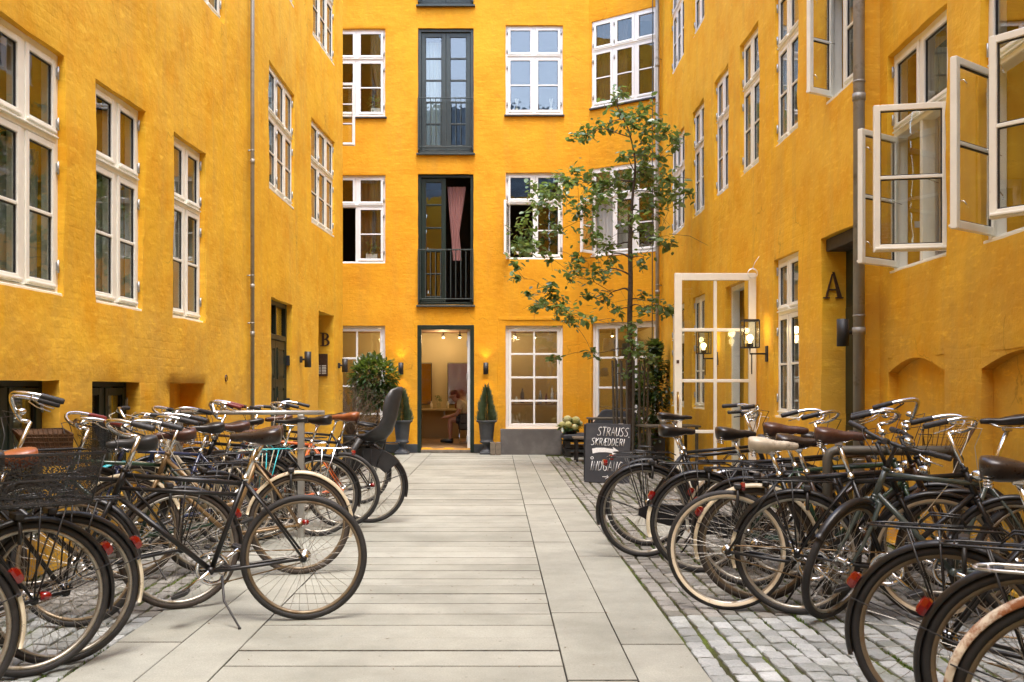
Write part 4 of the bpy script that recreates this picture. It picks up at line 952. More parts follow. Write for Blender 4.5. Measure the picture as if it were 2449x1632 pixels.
for q in cobs:
    x, y, w, d, _ = q; r = random.Random(int(x*1000)*7919+int(y*1000)); k = r.randrange(8)
    m_ = T(x, y, r.uniform(-.006, .003)) @ RZ(r.uniform(-.06, .06)) @ RX(r.uniform(-.03, .03)) @ RY(r.uniform(-.03, .03)) @ Matrix.Diagonal((w, d, 1, 1))
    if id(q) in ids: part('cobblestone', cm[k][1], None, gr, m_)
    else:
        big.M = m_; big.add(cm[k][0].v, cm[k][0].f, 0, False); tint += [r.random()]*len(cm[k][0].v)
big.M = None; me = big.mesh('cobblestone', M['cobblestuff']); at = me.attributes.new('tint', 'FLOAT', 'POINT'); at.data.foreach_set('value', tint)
part('cobblestone', me, None, gr, I4, kind='stuff')
# moss and small weeds in the joints, scattered bits of litter leaves
mb = MB(); r = random.Random(77)
for k in range(3600):
    side = r.random() < .72
    if side: y = 4.2+abs(r.gauss(0, 3.0)); c = r.choice((0, 1, 2, 3, 3, 5, 7, 9, 12)); x = XR2+.004+c*.106+.012*math.sin(y*1.3+c*.7)
    else: y = 4.2+abs(r.gauss(0, 2.5)); x = XL2-.004-r.choice((0, 1, 2, 3, 5, 6))*.106
    if noise.noise(Vector((x*2.2, y*1.1, 3))) < .05: continue
    if y > 16 or x > 2.8 or x < -2.8: continue
    x += r.gauss(0, .008); h = r.uniform(.004, .016); a = r.uniform(0, 6.28); w = r.uniform(.004, .010)
    for j in range(3):
        a2 = a+j*2.1; dx_, dy_ = math.cos(a2), math.sin(a2)
        mb.add([(x-dy_*w*.5, y+dx_*w*.5, -.014), (x+dy_*w*.5, y-dx_*w*.5, -.014), (x+dx_*w, y+dy_*w, h-.008)], [(0,1,2)])
mossm = simple('moss_tufts', (.10,.17,.025), .9, 0, .4, 30, local=False)
put('moss', mb.mesh('moss', mossm), None, I4, kind='stuff', label='green moss and tiny weeds growing in the joints between the cobbles', category='moss')
mb = MB()
for k in range(420):
    x = r.uniform(-2.6, 2.7) if k > 110 else r.uniform(-1.8, 1.6); y = r.uniform(4.3, 17); a = r.uniform(0, 6.28); s = r.uniform(.004, .013)
    c, sn = math.cos(a)*s, math.sin(a)*s; mb.add([(x-c, y-sn, .003), (x+sn*.5, y-c*.5, .004), (x+c, y+sn, .006), (x-sn*.5, y+c*.5, .003)], [(0,1,2,3)])
put('leaf_litter', mb.mesh('leaf_litter', M['twig']), None, I4, kind='stuff', label='tiny dry leaf crumbs scattered on the paving', category='litter')
# ------------------------------------------------------------------ bicycles
WR = .345; HUBZ = .345; WB = 1.08
WCACHE = {}
def wheel_meshes(ty, rm, thick=.019, front=False):
    k = (ty, rm, thick, front)
    if k in WCACHE: return WCACHE[k]
    tb = MB(); n = 72; pr = []
    for i in range(12): a = 2*math.pi*i/12; pr.append((WR-thick+thick*math.cos(a)*1.0, thick*.98*math.sin(a)))
    pr.append(pr[0]); tb.lathe(pr, n, axis='y')
    # shallow tread blocks
    tm = tb.mesh('tyre', [M[ty]])
    rb_ = MB(); ro = WR-2*thick+.004
    rb_.lathe([(ro, -.012), (ro, .012), (ro-.010, .011), (ro-.016, .004), (ro-.016, -.004), (ro-.010, -.011), (ro, -.012)], n, axis='y'); rmesh = rb_.mesh('wheel', M[rm])
    sp = MB(); N = 32 if front else 36; ri = ro-.015
    for i in range(N):
        a = 2*math.pi*(i+.5)/N; side = 1 if i % 2 else -1; tw = .62*(1 if (i//2) % 2 else -1); b = a+tw
        fr_ = .024; p0 = (fr_*math.cos(b), side*.028, fr_*math.sin(b)); p1 = (ri*math.cos(a), side*.003, ri*math.sin(a)); sp.tube([p0, p1], .0013, 3, caps=False)
    spm = sp.mesh('spokes', M['spoke'])
    hb = MB()
    for s in (-1, 1): hb.lathe([(0, .030*s), (.028, .030*s), (.028, .026*s), (.013, .022*s)], 14, axis='y'); hb.lathe([(0, .062*s), (.008, .062*s), (.008, .03*s)], 8, axis='y'); hb.lathe([(.0, .058*s), (.011, .058*s), (.011, .048*s), (0, .048*s)], 6, axis='y', smooth=False)
    hb.lathe([(.013 if front else .024, -.024), (.013 if front else .026, .024)], 14, axis='y'); hm = hb.mesh('hub', M['chrome'])
    WCACHE[k] = (rmesh, tm, spm, hm); return WCACHE[k]
def add_wheel(p, m, ty, rm, thick, front, extra=None):
    rmesh, tm, spm, hm = wheel_meshes(ty, rm, thick, front)
    w = part('wheel', rmesh, None, p, m); part('tyre', tm, None, w, m); part('spokes', spm, None, w, m); part('hub', hm, None, w, m)
    if extra == 'whitewall':
        e = MB()
        for s in (-1, 1): e.lathe([(WR-thick*2.15, s*thick*.62), (WR-thick*1.95, s*thick*.80), (WR-thick*1.45, s*thick*.98), (WR-thick*1.25, s*thick*1.0)], 72, axis='y')
        part('tyre_wall', e, M['whitewall'], w, m)
    if extra == 'dynamo': 
        e = MB(); e.lathe([(0, -.034), (.045, -.032), (.050, -.02), (.050, .02), (.045, .032), (0, .034)], 22, axis='y'); part('hub_dynamo', e, M['chrome'], w, m)
    if extra == 'reflector' or (extra and 'amber' in extra):
        e = MB(); e.loft([[( -.0+.012*math.cos(a), y, .20+.03*math.sin(a)) for a in [2*math.pi*k/12 for k in range(12)]] for y in (-.006, .006)], smooth=False); part('reflector', e, M['amber'], w, m @ RY(R(random.uniform(0, 360))))
    return w
FCACHE = {}
def fender_mesh(a0, a1, r, w, mat, tail=None, tailmat=None):
    mb = MB(); n = max(6, int(abs(a1-a0)/5)); 
    for k, (s0, s1) in enumerate(((a0, a1),) if not tail else ((a0, a1-tail), (a1-tail, a1))):
        n = max(4, int(abs(s1-s0)/5)); vs = []; q = 7
        for i in range(n+1):
            a = R(s0+(s1-s0)*i/n); 
            for j in range(q):
                f = (j/(q-1)-.5)*2; rr = r - .014*f*f*f*f - .006*f*f; vs.append((rr*math.cos(a), w*.5*f, rr*math.sin(a)))
            for j in range(q):
                f = -(j/(q-1)-.5)*2; rr = r - .0025 - .014*f*f*f*f - .006*f*f; vs.append((rr*math.cos(a), w*.47*f, rr*math.sin(a)))
        Q = 2*q; fs = [(i*Q+j, i*Q+(j+1) % Q, (i+1)*Q+(j+1) % Q, (i+1)*Q+j) for i in range(n) for j in range(Q)]; fs += [tuple(range(Q)), tuple(reversed(range(n*Q, n*Q+Q)))]
        mb.add(vs, fs, k, True)
    return mb.mesh('mudguard', [M[mat]] + ([M[tailmat]] if tail else []))
def saddle_mesh(kind, mat):
    mb = MB(); secs = []
    data = [(-.125, .030, .030), (-.118, .072, .050), (-.095, .088, .056), (-.055, .088, .056), (-.015, .066, .050), (.03, .040, .042), (.08, .026, .036), (.125, .020, .032), (.148, .015, .022), (.152, .004, .008)] if kind != 'narrow' else \
           [(-.135, .025, .02), (-.125, .062, .034), (-.095, .072, .038), (-.05, .062, .036), (0, .038, .03), (.05, .024, .026), (.10, .019, .024), (.14, .014, .018), (.146, .004, .006)]
    for x, w, h in data:
        z0 = .016*math.cos((x+.12)*11)+.010*(x > .05); c = []
        for k in range(16):
            a = 2*math.pi*k/16; ca, sa = math.cos(a), math.sin(a); c.append((x, w*(abs(ca)**.8)*(1 if ca >= 0 else -1), z0 + (h*.55*sa if sa > 0 else h*(1.15 if x < .02 else .9)*sa)))
        secs.append(c)
    mb.loft(secs); return mb.mesh('saddle', M[mat])
def make_bike(name, label, group, hubx, huby, yaw, side=1, frame='diamond', color='black', ty='rubber', rm='rim', thick=.019, steer=0, lean=0, rf=('black', None, None), ff=('black', None), saddle='leather', skind='wide', sh=.94, bars='swept', barh=1.05, grip='grip', rack=True, rackmat='black', springs=False, basket=None, crate=None, seat=None, light='fender', hublight=None, guard=False, stand=True, wextra=None, rwextra=None, crankang=-40, post='chrome', basketmat='blackmatte', bell=True, scale=1.0, lamp=True, wb=1.12):
    """local frame: rear tyre contact at origin, x forward, y left, z up"""
    WMb = T(hubx, huby, 0) @ RZ(R(yaw)) @ RX(R(lean)) @ Matrix.Scale(scale, 4)
    p = thing('bicycle', label, 'bicycle', WMb, group=group); m = WM[p.name]; hsh = sum(ord(ch_) for ch_ in label)
    # -------- frame geometry
    WB = wb; sa = R(70); BB = Vector((.455+(wb-1.08)*.35, 0, .285)); st = .53 if frame != 'step' else .47
    ST = BB + Vector((-math.cos(sa)*st, 0, math.sin(sa)*st)); RH = Vector((0, 0, HUBZ)); FH = Vector((WB, 0, HUBZ))
    ax = Vector((-math.cos(R(68)), 0, math.sin(R(68)))); HB0 = FH + Vector((-.045, 0, 0)) + ax*.37 + Vector((-.012, 0, 0)); HT = HB0 + ax*(.16 if frame != 'step' else .20)
    f = MB(); f.tube([BB, ST], .0145, 12); f.tube([HB0-ax*.005, HT+ax*.005], .0175, 12); f.tube([BB, HB0+ax*.02], .0155, 12)
    if frame in ('diamond', 'double_top'): f.tube([ST-(ST-BB).normalized()*.03, HT-ax*.03], .0135, 12)
    if frame == 'double_top': f.tube([ST-(ST-BB).normalized()*.095, HT-ax*.105], .0115, 12)
    if frame == 'step':
        q = BB+(ST-BB)*.30; f.tube([q, (q*.5+HT*.5)+Vector((-.02, 0, -.10)), HT-ax*.05], .0145, 12)
    if frame == 'curved':
        q = BB+(ST-BB)*.42; f.tube([q, q+Vector((.12, 0, -.015)), (q*.45+HT*.55)+Vector((0, 0, -.09)), HT-ax*.04], .0145, 12)
    if frame == 'mixte': 
        for s in (-.018, .018): f.tube([RH+Vector((0, s*3, 0)), BB+(ST-BB)*.55+Vector((0, s, 0)), HT-ax*.03], .008, 8)
    for s in (-1, 1):
        f.tube([BB+Vector((-.02, s*.022, 0)), BB+Vector((-.12, s*.040, .01)), RH+Vector((0, s*.062, 0))], [.011, .010, .008], 10); f.tube([ST-(ST-BB).normalized()*.02+Vector((0, s*.012, 0)), Vector((ST.x*.62, s*.045, HUBZ+(ST.z-HUBZ)*.62)), RH+Vector((0, s*.062, 0))], [.008, .008, .0065], 10)
        f.lathe([(0, s*.062-.004), (.020, s*.062-.004), (.020, s*.062+.004), (0, s*.062+.004)], 10, c=RH, axis='y')
    f.lathe([(0, -.036), (.021, -.036), (.021, .036), (0, .036)], 14, c=BB, axis='y')
    for q in (HB0, HT): f.tube([q-ax*.008, q+ax*.008], .0215, 12)
    part('frame', f, M[color], p)
    # -------- rear wheel
    add_wheel(p, m @ T(RH), ty, rm, thick, False, rwextra)
    # -------- steering assembly
    S = m @ T(HT) @ Matrix.Rotation(R(steer), 4, ax) @ T(-HT)
    add_wheel(p, S @ T(FH), ty, rm, thick, True, wextra)
    fk = MB(); cr = HB0-ax*.02
    for s in (-1, 1): fk.tube([cr+Vector((0, s*.012, 0)), cr+Vector((0, s*.042, -.01)), cr-ax*.12+Vector((.0, s*.050, 0)), cr-ax*.25+Vector((.008, s*.052, 0)), FH+Vector((-.004, s*.052, 0))], [.013, .014, .012, .010, .008], 10); fk.lathe([(0, s*.052-.003), (.016, s*.052-.003), (.016, s*.052+.003), (0, s*.052+.003)], 10, c=FH, axis='y')
    fk.tube([cr-ax*.01, cr+ax*.012], .022, 12); part('fork', fk, M[color], p, S)
    if ff and ff[0]: part('mudguard', fender_mesh(-20 if len(ff) < 3 else ff[2][0], 160 if len(ff) < 3 else ff[2][1], WR+.020, .052, ff[0], 24 if ff[1] else None, ff[1]), None, p, S @ T(FH) @ RY(0))
    if rf and rf[0]:
        part('mudguard', fender_mesh(12, 196, WR+.022, .056, rf[0], 34 if rf[1] else None, rf[1]), None, p, m @ T(RH))
        fs_ = MB()
        for s in (-1, 1): fs_.tube([RH+Vector((0, s*.066, 0)), RH+Vector((math.cos(R(160))*(WR+.02), s*.028, math.sin(R(160))*(WR+.02)))], .0028, 5)
        part('mudguard_stay', fs_, M['blackmatte'], p)
        if light == 'fender':
            a = R(150); L_ = MB(); L_.loft([[(x, y*wd_, z*wd_) for y, z in ((-.020, -.030), (.020, -.030), (.022, 0), (.016, .032), (-.016, .032), (-.022, 0))] for x, wd_ in ((0, .9), (.012, 1), (.030, .85), (.036, .5))], smooth=False)
            part('tail_light', L_, M['red'], p, m @ T(RH) @ RY(-a) @ T(WR+.022, 0, 0) )
    if hublight:
        L_ = MB(); L_.loft([[(x, .020*wd_*math.cos(t), .020*wd_*math.sin(t)) for t in [2*math.pi*k/12 for k in range(12)]] for x, wd_ in ((0, 1), (.03, 1), (.045, .6))]); part('tail_light', L_, M['red'], p, m @ T(RH+Vector((-.02, .085, .02))) @ RZ(R(180)))
    # -------- post, saddle
    stv = (ST-BB).normalized(); SP = BB + stv*((sh-BB.z-.03)/stv.z); sp_ = MB(); sp_.tube([ST-stv*.02, SP+stv*.01], .0125, 10); sp_.tube([ST-stv*.012, ST+stv*.012], .019, 10); sp_.box(SP.x-.022, SP.x+.022, -.022, .022, SP.z-.005, SP.z+.022, 0, .004); part('seat_post', sp_, M[post], p)
    sm = m @ T(SP.x-.005, 0, SP.z+.055); sdl = part('saddle', saddle_mesh(skind, saddle), None, p, sm)
    rl = MB()
    for s in (-1, 1): rl.tube([(-.10, s*.045, -.012), (-.06, s*.03, -.040), (.04, s*.022, -.040), (.11, s*.008, -.012)], .0035, 6)
    if springs:
        for s in (-1, 1): rl.tube([(-.095+.016*math.cos(t*1.1), s*.052+.016*math.sin(t*1.1), -.02-t*.0022) for t in range(0, 24)], .0028, 5)
    part('saddle_rail', rl, M['chrome'], sdl, sm)
    # -------- handlebar
    tp = HT + ax*((barh-.05-HT.z)/ax.z if barh-.05 > HT.z else .03); hb = MB(); hb.tube([HT, tp+ax*.005], .0115, 10)
    c0 = tp + Vector((.045, 0, .012)); hb.tube([tp, c0], .012, 8)
    if bars == 'swept': pts = [(0,0,0), (.02,.05,.004), (.05,.11,.025), (.065,.17,.055), (.045,.225,.075), (-.01,.255,.078), (-.08,.262,.066), (-.20,.265,.035)]; g0 = 6
    elif bars == 'high': pts = [(0,0,0), (.015,.05,.02), (.04,.10,.08), (.05,.15,.125), (.03,.21,.14), (-.03,.245,.135), (-.10,.258,.12), (-.20,.262,.09)]; g0 = 6
    elif bars == 'flat': pts = [(0,0,0), (.0,.06,.0), (-.012,.16,.008), (-.03,.19,.01), (-.055,.30,.012)]; g0 = 3
    else: pts = [(0,0,0), (.008,.05,.002), (.015,.11,.05), (.0,.17,.062), (-.05,.22,.058), (-.14,.275,.05)]; g0 = 4
    gp = MB(); full = [Vector((x, -y, z)) for x, y, z in reversed(pts)] + [Vector(q) for q in pts[1:]]
    # smooth the bar with a Catmull-Rom pass
    def cr(P, n=4):
        out = []
        for i in range(len(P)-1):
            a, b, c, d = P[max(0, i-1)], P[i], P[i+1], P[min(len(P)-1, i+2)]
            for k in range(n): t = k/n; out.append(.5*((2*b)+(c-a)*t+(2*a-5*b+4*c-d)*t*t+(3*b-3*c+d-a)*t*t*t))
        return out+[P[-1]]
    hb.tube([c0+q for q in cr(full)], .0112, 10); part('handlebar', hb, M['chrome'] if bars in ('swept', 'high', 'riser') else M['blackmatte'], p, S)
    for s in (-1, 1):
        e0, e1 = Vector(pts[-1]), Vector(pts[g0-0]); e1 = e0 + (Vector(pts[g0])-e0).normalized()*.115 if g0 < len(pts)-1 else e0+(Vector(pts[-2])-e0).normalized()*.115
        e0 = Vector((e0.x, e0.y*s, e0.z)); e1 = Vector((e1.x, e1.y*s, e1.z)); d_ = (e0-e1).normalized(); gb = MB(); gb.tube([c0+e1, c0+e1+d_*.01, c0+e0-d_*.004, c0+e0+d_*.006], [.0165, .0158, .0165, .013], 10); part('grip', gb, M[grip], p, S)
        if bars != 'swept' or s < 0 or True:
            bl = MB(); bl.tube([c0+e1-d_*.03, c0+e1-d_*.03+Vector((.02, -.0*s, -.02)), c0+e1+d_*.03+Vector((.035, -.01*s, -.035)), c0+e1+d_*.10+Vector((.03, 0, -.04))], [.006, .006, .004, .005], 6); part('brake_lever', bl, M['chrome'] if (hsh % 3) else M['blackmatte'], p, S)
    cb = MB(); cb.tube([c0+Vector((.02, -.18, .03)), c0+Vector((.10, -.12, .02)), c0+Vector((.08, -.03, -.08)), HB0+Vector((.03, 0, -.03))], .0026, 5); cb.tube([c0+Vector((.02, .18, .03)), c0+Vector((.09, .10, .05)), c0+Vector((.05, .04, -.06)), HT+Vector((-.08, .02, -.09)), BB+Vector((.05, .02, .10))], .0026, 5); part('brake_cable', cb, M['blackmatte'] if (hsh % 4 or frame == 'double_top') else M['ivory'], p, S)
    if bell: bb_ = MB(); bb_.ball(tuple(c0+Vector((.0, .085, .045))), .026, 12, sq=(1, 1, .75)); part('bell', bb_, M['chrome'], p, S)
    if lamp: 
        lb_ = MB(); q = HT+Vector((.055, 0, -.03)); lb_.lathe([(0, -.02), (.022, -.018), (.032, .015), (.032, .03), (.0, .032)], 14, c=q, axis='x'); lb_.tube([HT-ax*.03, q], .006, 6); part('headlight', lb_, M['chrome'], p, S)
    # -------- drive train
    ck = MB(); ck.lathe([(.088, -.002), (.094, 0), (.088, .002), (.070, .002), (.070, -.002), (.088, -.002)], 36, c=BB+Vector((0, -.048, 0)), axis='y')
    for k in range(5): a = 2*math.pi*k/5; ck.tube([BB+Vector((0, -.048, 0)), BB+Vector((math.cos(a)*.075, -.048, math.sin(a)*.075))], .005, 5)
    cr_ = part('chainring', ck, M['chrome'], p)
    for s, ao in ((-1, 0), (1, 180)):
        a = R(crankang+ao); e = BB+Vector((math.cos(a)*.17, s*.075, math.sin(a)*.17)); ka = MB(); ka.tube([BB+Vector((0, s*.058, 0)), BB+Vector((math.cos(a)*.08, s*.066, math.sin(a)*.08)), e], [.014, .010, .010], 8)
        ka = part('crank', ka, M['chrome'], p); pe = MB(); pe.box(-.045, .045, -.042, .042, -.010, .010, 0, .004); pe.box(-.032, .032, -.030, .030, -.013, .013); part('pedal', pe, M['blackmatte'], ka, m @ T(e+Vector((0, s*.055, 0))) @ RY(R(20*s)))
    if guard:
        g = MB(); yy = -.062; out = []
        for k in range(9): a = R(-90+180*k/8); out.append((BB.x+.112*math.cos(a), BB.z+.112*math.sin(a)))
        out = out + [(BB.x-.03, BB.z+.11), (RH.x+.02, RH.z+.055), (RH.x-.05, RH.z+.03), (RH.x-.055, RH.z-.02), (RH.x, RH.z-.05), (BB.x-.05, BB.z-.11)]
        g.prism(out, yy-.012, yy+.020); part('chain_guard', g, M[color], p)
    else:
        ch_ = MB(); ch_.tube([BB+Vector((0, -.048, .091)), RH+Vector((0, -.045, .034)), RH+Vector((-.034, -.045, 0)), RH+Vector((0, -.045, -.034)), BB+Vector((0, -.048, -.091))], .004, 5); part('chain', ch_, M['goldframe'], p)
        sk_ = MB(); sk_.lathe([(0, -.002), (.036, -.002), (.036, .002), (0, .002)], 20, c=RH+Vector((0, -.045, 0)), axis='y'); part('sprocket', sk_, M['chrome'], p)
    if rack:
        rk = MB(); z = .755; x0, x1 = -.26, .20; wd_ = .06
        for s in (-1, 1):
            rk.tube([(x1+.02, s*.02, z-.02), (x1-.02, s*wd_, z), (x0+.04, s*wd_, z+.002), (x0-.01, s*wd_*.6, z+.0)], .005, 8); rk.tube([(-.03, s*wd_, z), RH+Vector((0, s*.068, .01))], .0045, 6); rk.tube([(-.14, s*wd_, z), RH+Vector((-.01, s*.068, .01))], .0045, 6)
        for x in (-.24, -.17, -.09, 0, .08, .15): rk.tube([(x, -wd_, z), (x, wd_, z)], .0035, 6)
        rk.tube([(x0-.01, -wd_*.6, z), (x0-.02, 0, z), (x0-.01, wd_*.6, z)], .005, 8); rk.tube([(x0+.06, -.02, z+.006), (x1-.03, -.02, z+.008)], .003, 5); rk.tube([(x0+.06, .02, z+.006), (x1-.03, .02, z+.008)], .003, 5)
        rk.tube([(.06, .035, z+.01), (.04, .04, z+.045), (-.06, .04, z+.05), (-.10, .035, z+.012)], .0035, 6); rk.tube([(.06, -.035, z+.01), (.04, -.04, z+.045), (-.06, -.04, z+.05), (-.10, -.035, z+.012)], .0035, 6)
        rkp = part('rack', rk, M[rackmat], p)
        if light == 'rack': L_ = MB(); L_.loft([[(x, y*wd2, z_*wd2) for y, z_ in ((-.035, -.022), (.035, -.022), (.042, 0), (.030, .022), (-.030, .022), (-.042, 0))] for x, wd2 in ((0, .9), (-.015, 1), (-.030, .8))], smooth=False); part('tail_light', L_, M['red'], p, m @ T(x0-.022, 0, z-.04))
    if rack or frame != 'double_top':
        lk = MB(); lk.tube([Vector((.02+.075*math.cos(R(a)), .0, HUBZ))*0 + Vector((.055, .062*math.sin(R(a)), HUBZ+.30+.062*math.cos(R(a)))) for a in range(-140, 141, 20)], .009, 6); lk.box(.035, .075, -.055, .055, HUBZ+.355, HUBZ+.385, 0, .005); part('ring_lock', lk, M['blackmatte'], p)
    if stand: ks = MB(); ks.tube([BB+Vector((-.06, .02, -.03)), BB+Vector((-.08, .09, -.15)), Vector((.33, .17, .012)), Vector((.325, .185, .006))], [.008, .007, .006, .009], 8); part('kickstand', ks, M['blackmatte'], p)
    # -------- load carriers
    if basket:
        o = c0+Vector((.05, 0, -.02)); bm_ = MB(); h = .20; L0, L1, W0, W1 = .20, .30, .15, .20
        def ring(t): l = L0+(L1-L0)*t; w = W0+(W1-W0)*t; z = -h+h*t; return [(.03, -w, z), (.03+l, -w, z), (.03+l, w, z), (.03, w, z)]
        if basket == 'wire':
            for t in (0, .33, .66, 1): bm_.tube([o+Vector(q) for q in ring(t)], .003 if t == 1 else .002, 5, closed=True)
            r0, r1 = ring(0), ring(1)
            for e_ in range(4):
                a0, a1 = Vector(r0[e_]), Vector(r0[(e_+1) % 4]); b0, b1 = Vector(r1[e_]), Vector(r1[(e_+1) % 4]); nn = 9
                for k in range(nn): t = k/nn; bm_.tube([o+a0.lerp(a1, t), o+b0.lerp(b1, t)], .0017, 4, caps=False)
            for k in range(8): t = k/8; bm_.tube([o+Vector(r0[0]).lerp(Vector(r0[1]), t), o+Vector(r0[3]).lerp(Vector(r0[2]), t)], .0017, 4, caps=False)
            part('basket', bm_, M[basketmat], p, S)
        else:
            r0, r1 = ring(0), ring(1); vs = [o+Vector(q) for q in r0+r1]; bm_.add(vs, [(0,1,5,4), (1,2,6,5), (2,3,7,6), (3,0,4,7), (0,3,2,1)]); bk_ = part('basket', bm_, M['wiremesh'] if basket == 'mesh' else M['wicker'], p, S)
            rb2 = MB(); rb2.tube([o+Vector(q) for q in r1], .005, 6, closed=True); rb2.tube([o+Vector(q) for q in ring(.5)], .003, 5, closed=True)
            if basket == 'wicker':
                for t in (.15, .3, .45, .6, .75, .9): rb2.tube([o+Vector((q[0], q[1]*1.02, q[2])) for q in ring(t)], .006, 5, closed=True)
                for e_ in range(4):
                    a0, a1 = Vector(r0[e_]), Vector(r0[(e_+1) % 4]); b0, b1 = Vector(r1[e_]), Vector(r1[(e_+1) % 4])
                    for k in range(10): t = k/10; rb2.tube([o+a0.lerp(a1, t), o+b0.lerp(b1, t)], .005, 4, caps=False)
            part('basket_rim', rb2, M['blackmatte'] if basket == 'mesh' else M['wicker'], p, S)
    if crate:
        z = .765; bm_ = MB(); h = crate[0] if isinstance(crate, tuple) else .24; r0 = [(-.22, -.14, z), (.23, -.14, z), (.23, .14, z), (-.22, .14, z)]; r1 = [(-.27, -.18, z+h), (.27, -.18, z+h), (.27, .18, z+h), (-.27, .18, z+h)]
        bm_.add(r0+r1, [(0,1,5,4), (1,2,6,5), (2,3,7,6), (3,0,4,7), (0,3,2,1)]); part('basket', bm_, M['wiremesh'], p)
        rb2 = MB(); rb2.tube(r1, .006, 8, closed=True); rb2.tube([tuple(Vector(a).lerp(Vector(b), .5)) for a, b in zip(r0, r1)], .0045, 6, closed=True); rb2.tube([tuple(Vector(a).lerp(Vector(b), .04)) for a, b in zip(r0, r1)], .006, 6, closed=True)
        for a, b in zip(r0, r1): rb2.tube([a, b], .004, 6)
        rb2.tube([r1[0], tuple(Vector(r0[0]).lerp(Vector(r0[1]), .25))], .003, 5); rb2.tube([r1[1], tuple(Vector(r0[0]).lerp(Vector(r0[1]), .75))], .003, 5)
        part('basket_rim', rb2, M['blackmatte'], p)
    if seat:
        o = Vector((-.05, 0, .80)); sh_ = []
        prof = [(.16, .02, .10, .02), (.10, -.01, .13, .05), (0, -.02, .15, .11), (-.09, .0, .155, .13), (-.15, .07, .155, .12), (-.185, .18, .15, .10), (-.205, .27, .15, .12), (-.225, .36, .14, .12), (-.245, .44, .11, .09), (-.25, .48, .06, .03)]
        for i, (x, z, w, wing) in enumerate(prof):
            a = prof[max(0, i-1)]; b = prof[min(len(prof)-1, i+1)]; d_ = Vector((b[0]-a[0], 0, b[1]-a[1])).normalized(); nrm = Vector((-d_.z, 0, d_.x)) * -1
            nrm = Vector((d_.z, 0, -d_.x)); c = []
            for k in range(9): f_ = (k/8-.5)*2; lift = wing*max(0, abs(f_)-.45)/.55; c.append(o+Vector((x, f_*w, z))+nrm*lift)
            sh_.append(c)
        cs_ = MB(); cs_.loft(sh_, closed=False, cap=False); cso = part('child_seat', cs_, M['greyvinyl'], p); md = cso.modifiers.new('thick', 'SOLIDIFY'); md.thickness = .016
        fb = MB()
        for s in (-1, 1): fb.tube([o+Vector((.12, s*.14, .0)), o+Vector((.22, s*.155, -.16)), o+Vector((.23, s*.16, -.30)), o+Vector((.30, s*.155, -.33))], [.03, .035, .03, .03], 8); fb.tube([o+Vector((.0, s*.14, .12)), o+Vector((.13, s*.12, .14)), o+Vector((.17, 0, .145))], .014, 8)
        fb.tube([o+Vector((0, 0, -.02)), o+Vector((.05, 0, -.08)), Vector((.26, 0, .72))], .012, 8); part('footrest', fb, M['blackmatte'], cso)
        sg = MB()
        for s in (-1, 1): sg.prism([(math.cos(R(a))*(WR+.02), HUBZ+math.sin(R(a))*(WR+.02)) for a in range(40, 141, 10)] + [(math.cos(R(a))*.20, HUBZ+math.sin(R(a))*.20) for a in range(140, 39, -20)], s*.055-.002, s*.055+.002)
        part('skirt_guard', sg, M['blackmatte'], p)
    return p
def at(px, p): return ((px-VX)/p, FPX/p)
BL = 'bicycles parked along the left wall'; BR = 'bicycles parked along the right wall'
def LB_(px, p, label, **k):
    x, y = at(px, p); yaw = k.pop('yaw', 180); return make_bike('bicycle', label, BL, x, y, yaw, **k)
def RB_(px, p, label, **k):
    x, y = at(px, p); yaw = k.pop('yaw', 0); return make_bike('bicycle', label, BR, x, y, yaw, **k)
# left row, near to far (rear wheels towards the path)
LB_(-187, 640, 'nearest black bicycle at the lower left edge with a cream mudguard tail', yaw=222, rf=('black', 'creampaint', 1), bars='swept', hublight=True)
LB_(72, 540, 'black bicycle with a big black mesh crate on its rear rack, front left', yaw=219, rf=('black', None, None), crate=(.225,), light='fender', hublight=True, rm='rim', bars='high', barh=1.02)
LB_(150, 518, 'black bicycle with white mudguard tail and large red tail light, behind the mesh crate one', yaw=216, rf=('black', 'creampaint', 1), bars='swept', basket='mesh', steer=8, saddle='tanleather')
LB_(727, 434, 'black bicycle with double top tube and bare rear wheel, standing furthest out on the path', wb=1.2, yaw=188, frame='double_top', rf=(None,), ff=('black', None), rm='rimgold', rack=False, crankang=144, saddle='darkbrown', sh=.99, barh=1.06, bars='swept', steer=-6, lamp=False, stand=True, light=None, thick=.0185)
LB_(430, 414, 'black bicycle with glossy black mudguards and grey saddle directly behind the path-side one', yaw=206, rf=('black', None, None), saddle='greyvinyl', ty='brownrubber', rm='rim', bars='high', barh=1.14, wb=1.14, rackmat='black', lean=3)
LB_(500, 345, 'bicycle with a sprung brown leather saddle and red grips in the left row', yaw=212, color='darkgreen', saddle='brownleather', springs=True, grip='redgrip', bars='swept', barh=1.06, basket='wicker', rm='rim', lean=-3)
LB_(716, 349, 'bronze bicycle with pale beige mudguards and sprung brown saddle', yaw=190, frame='curved', color='goldframe', rf=('beigeframe', None, None), ff=('beigeframe', None), ty='brownrubber', rm='rimgold', rack=False, saddle='brownleather', springs=True, sh=.95, bars='swept', barh=1.05, wextra=None, light=None, hublight=True)
LB_(565, 300, 'bicycle with mesh front basket and black flat handlebar near the left basement window', yaw=215, color='blueframe', saddle='leather', bars='riser', basket='mesh', barh=1.08, steer=15)
LB_(612, 284,  'cream step-through bicycle with cream rack and brown sprung saddle', wb=1.04, yaw=224, frame='step', color='beigeframe', rf=('beigeframe', None, None), ff=('beigeframe', None), rackmat='beigeframe', saddle='brownleather', sh=.93, bars='swept', barh=1.08, basket='wire', basketmat='chrome', rwextra='reflector')
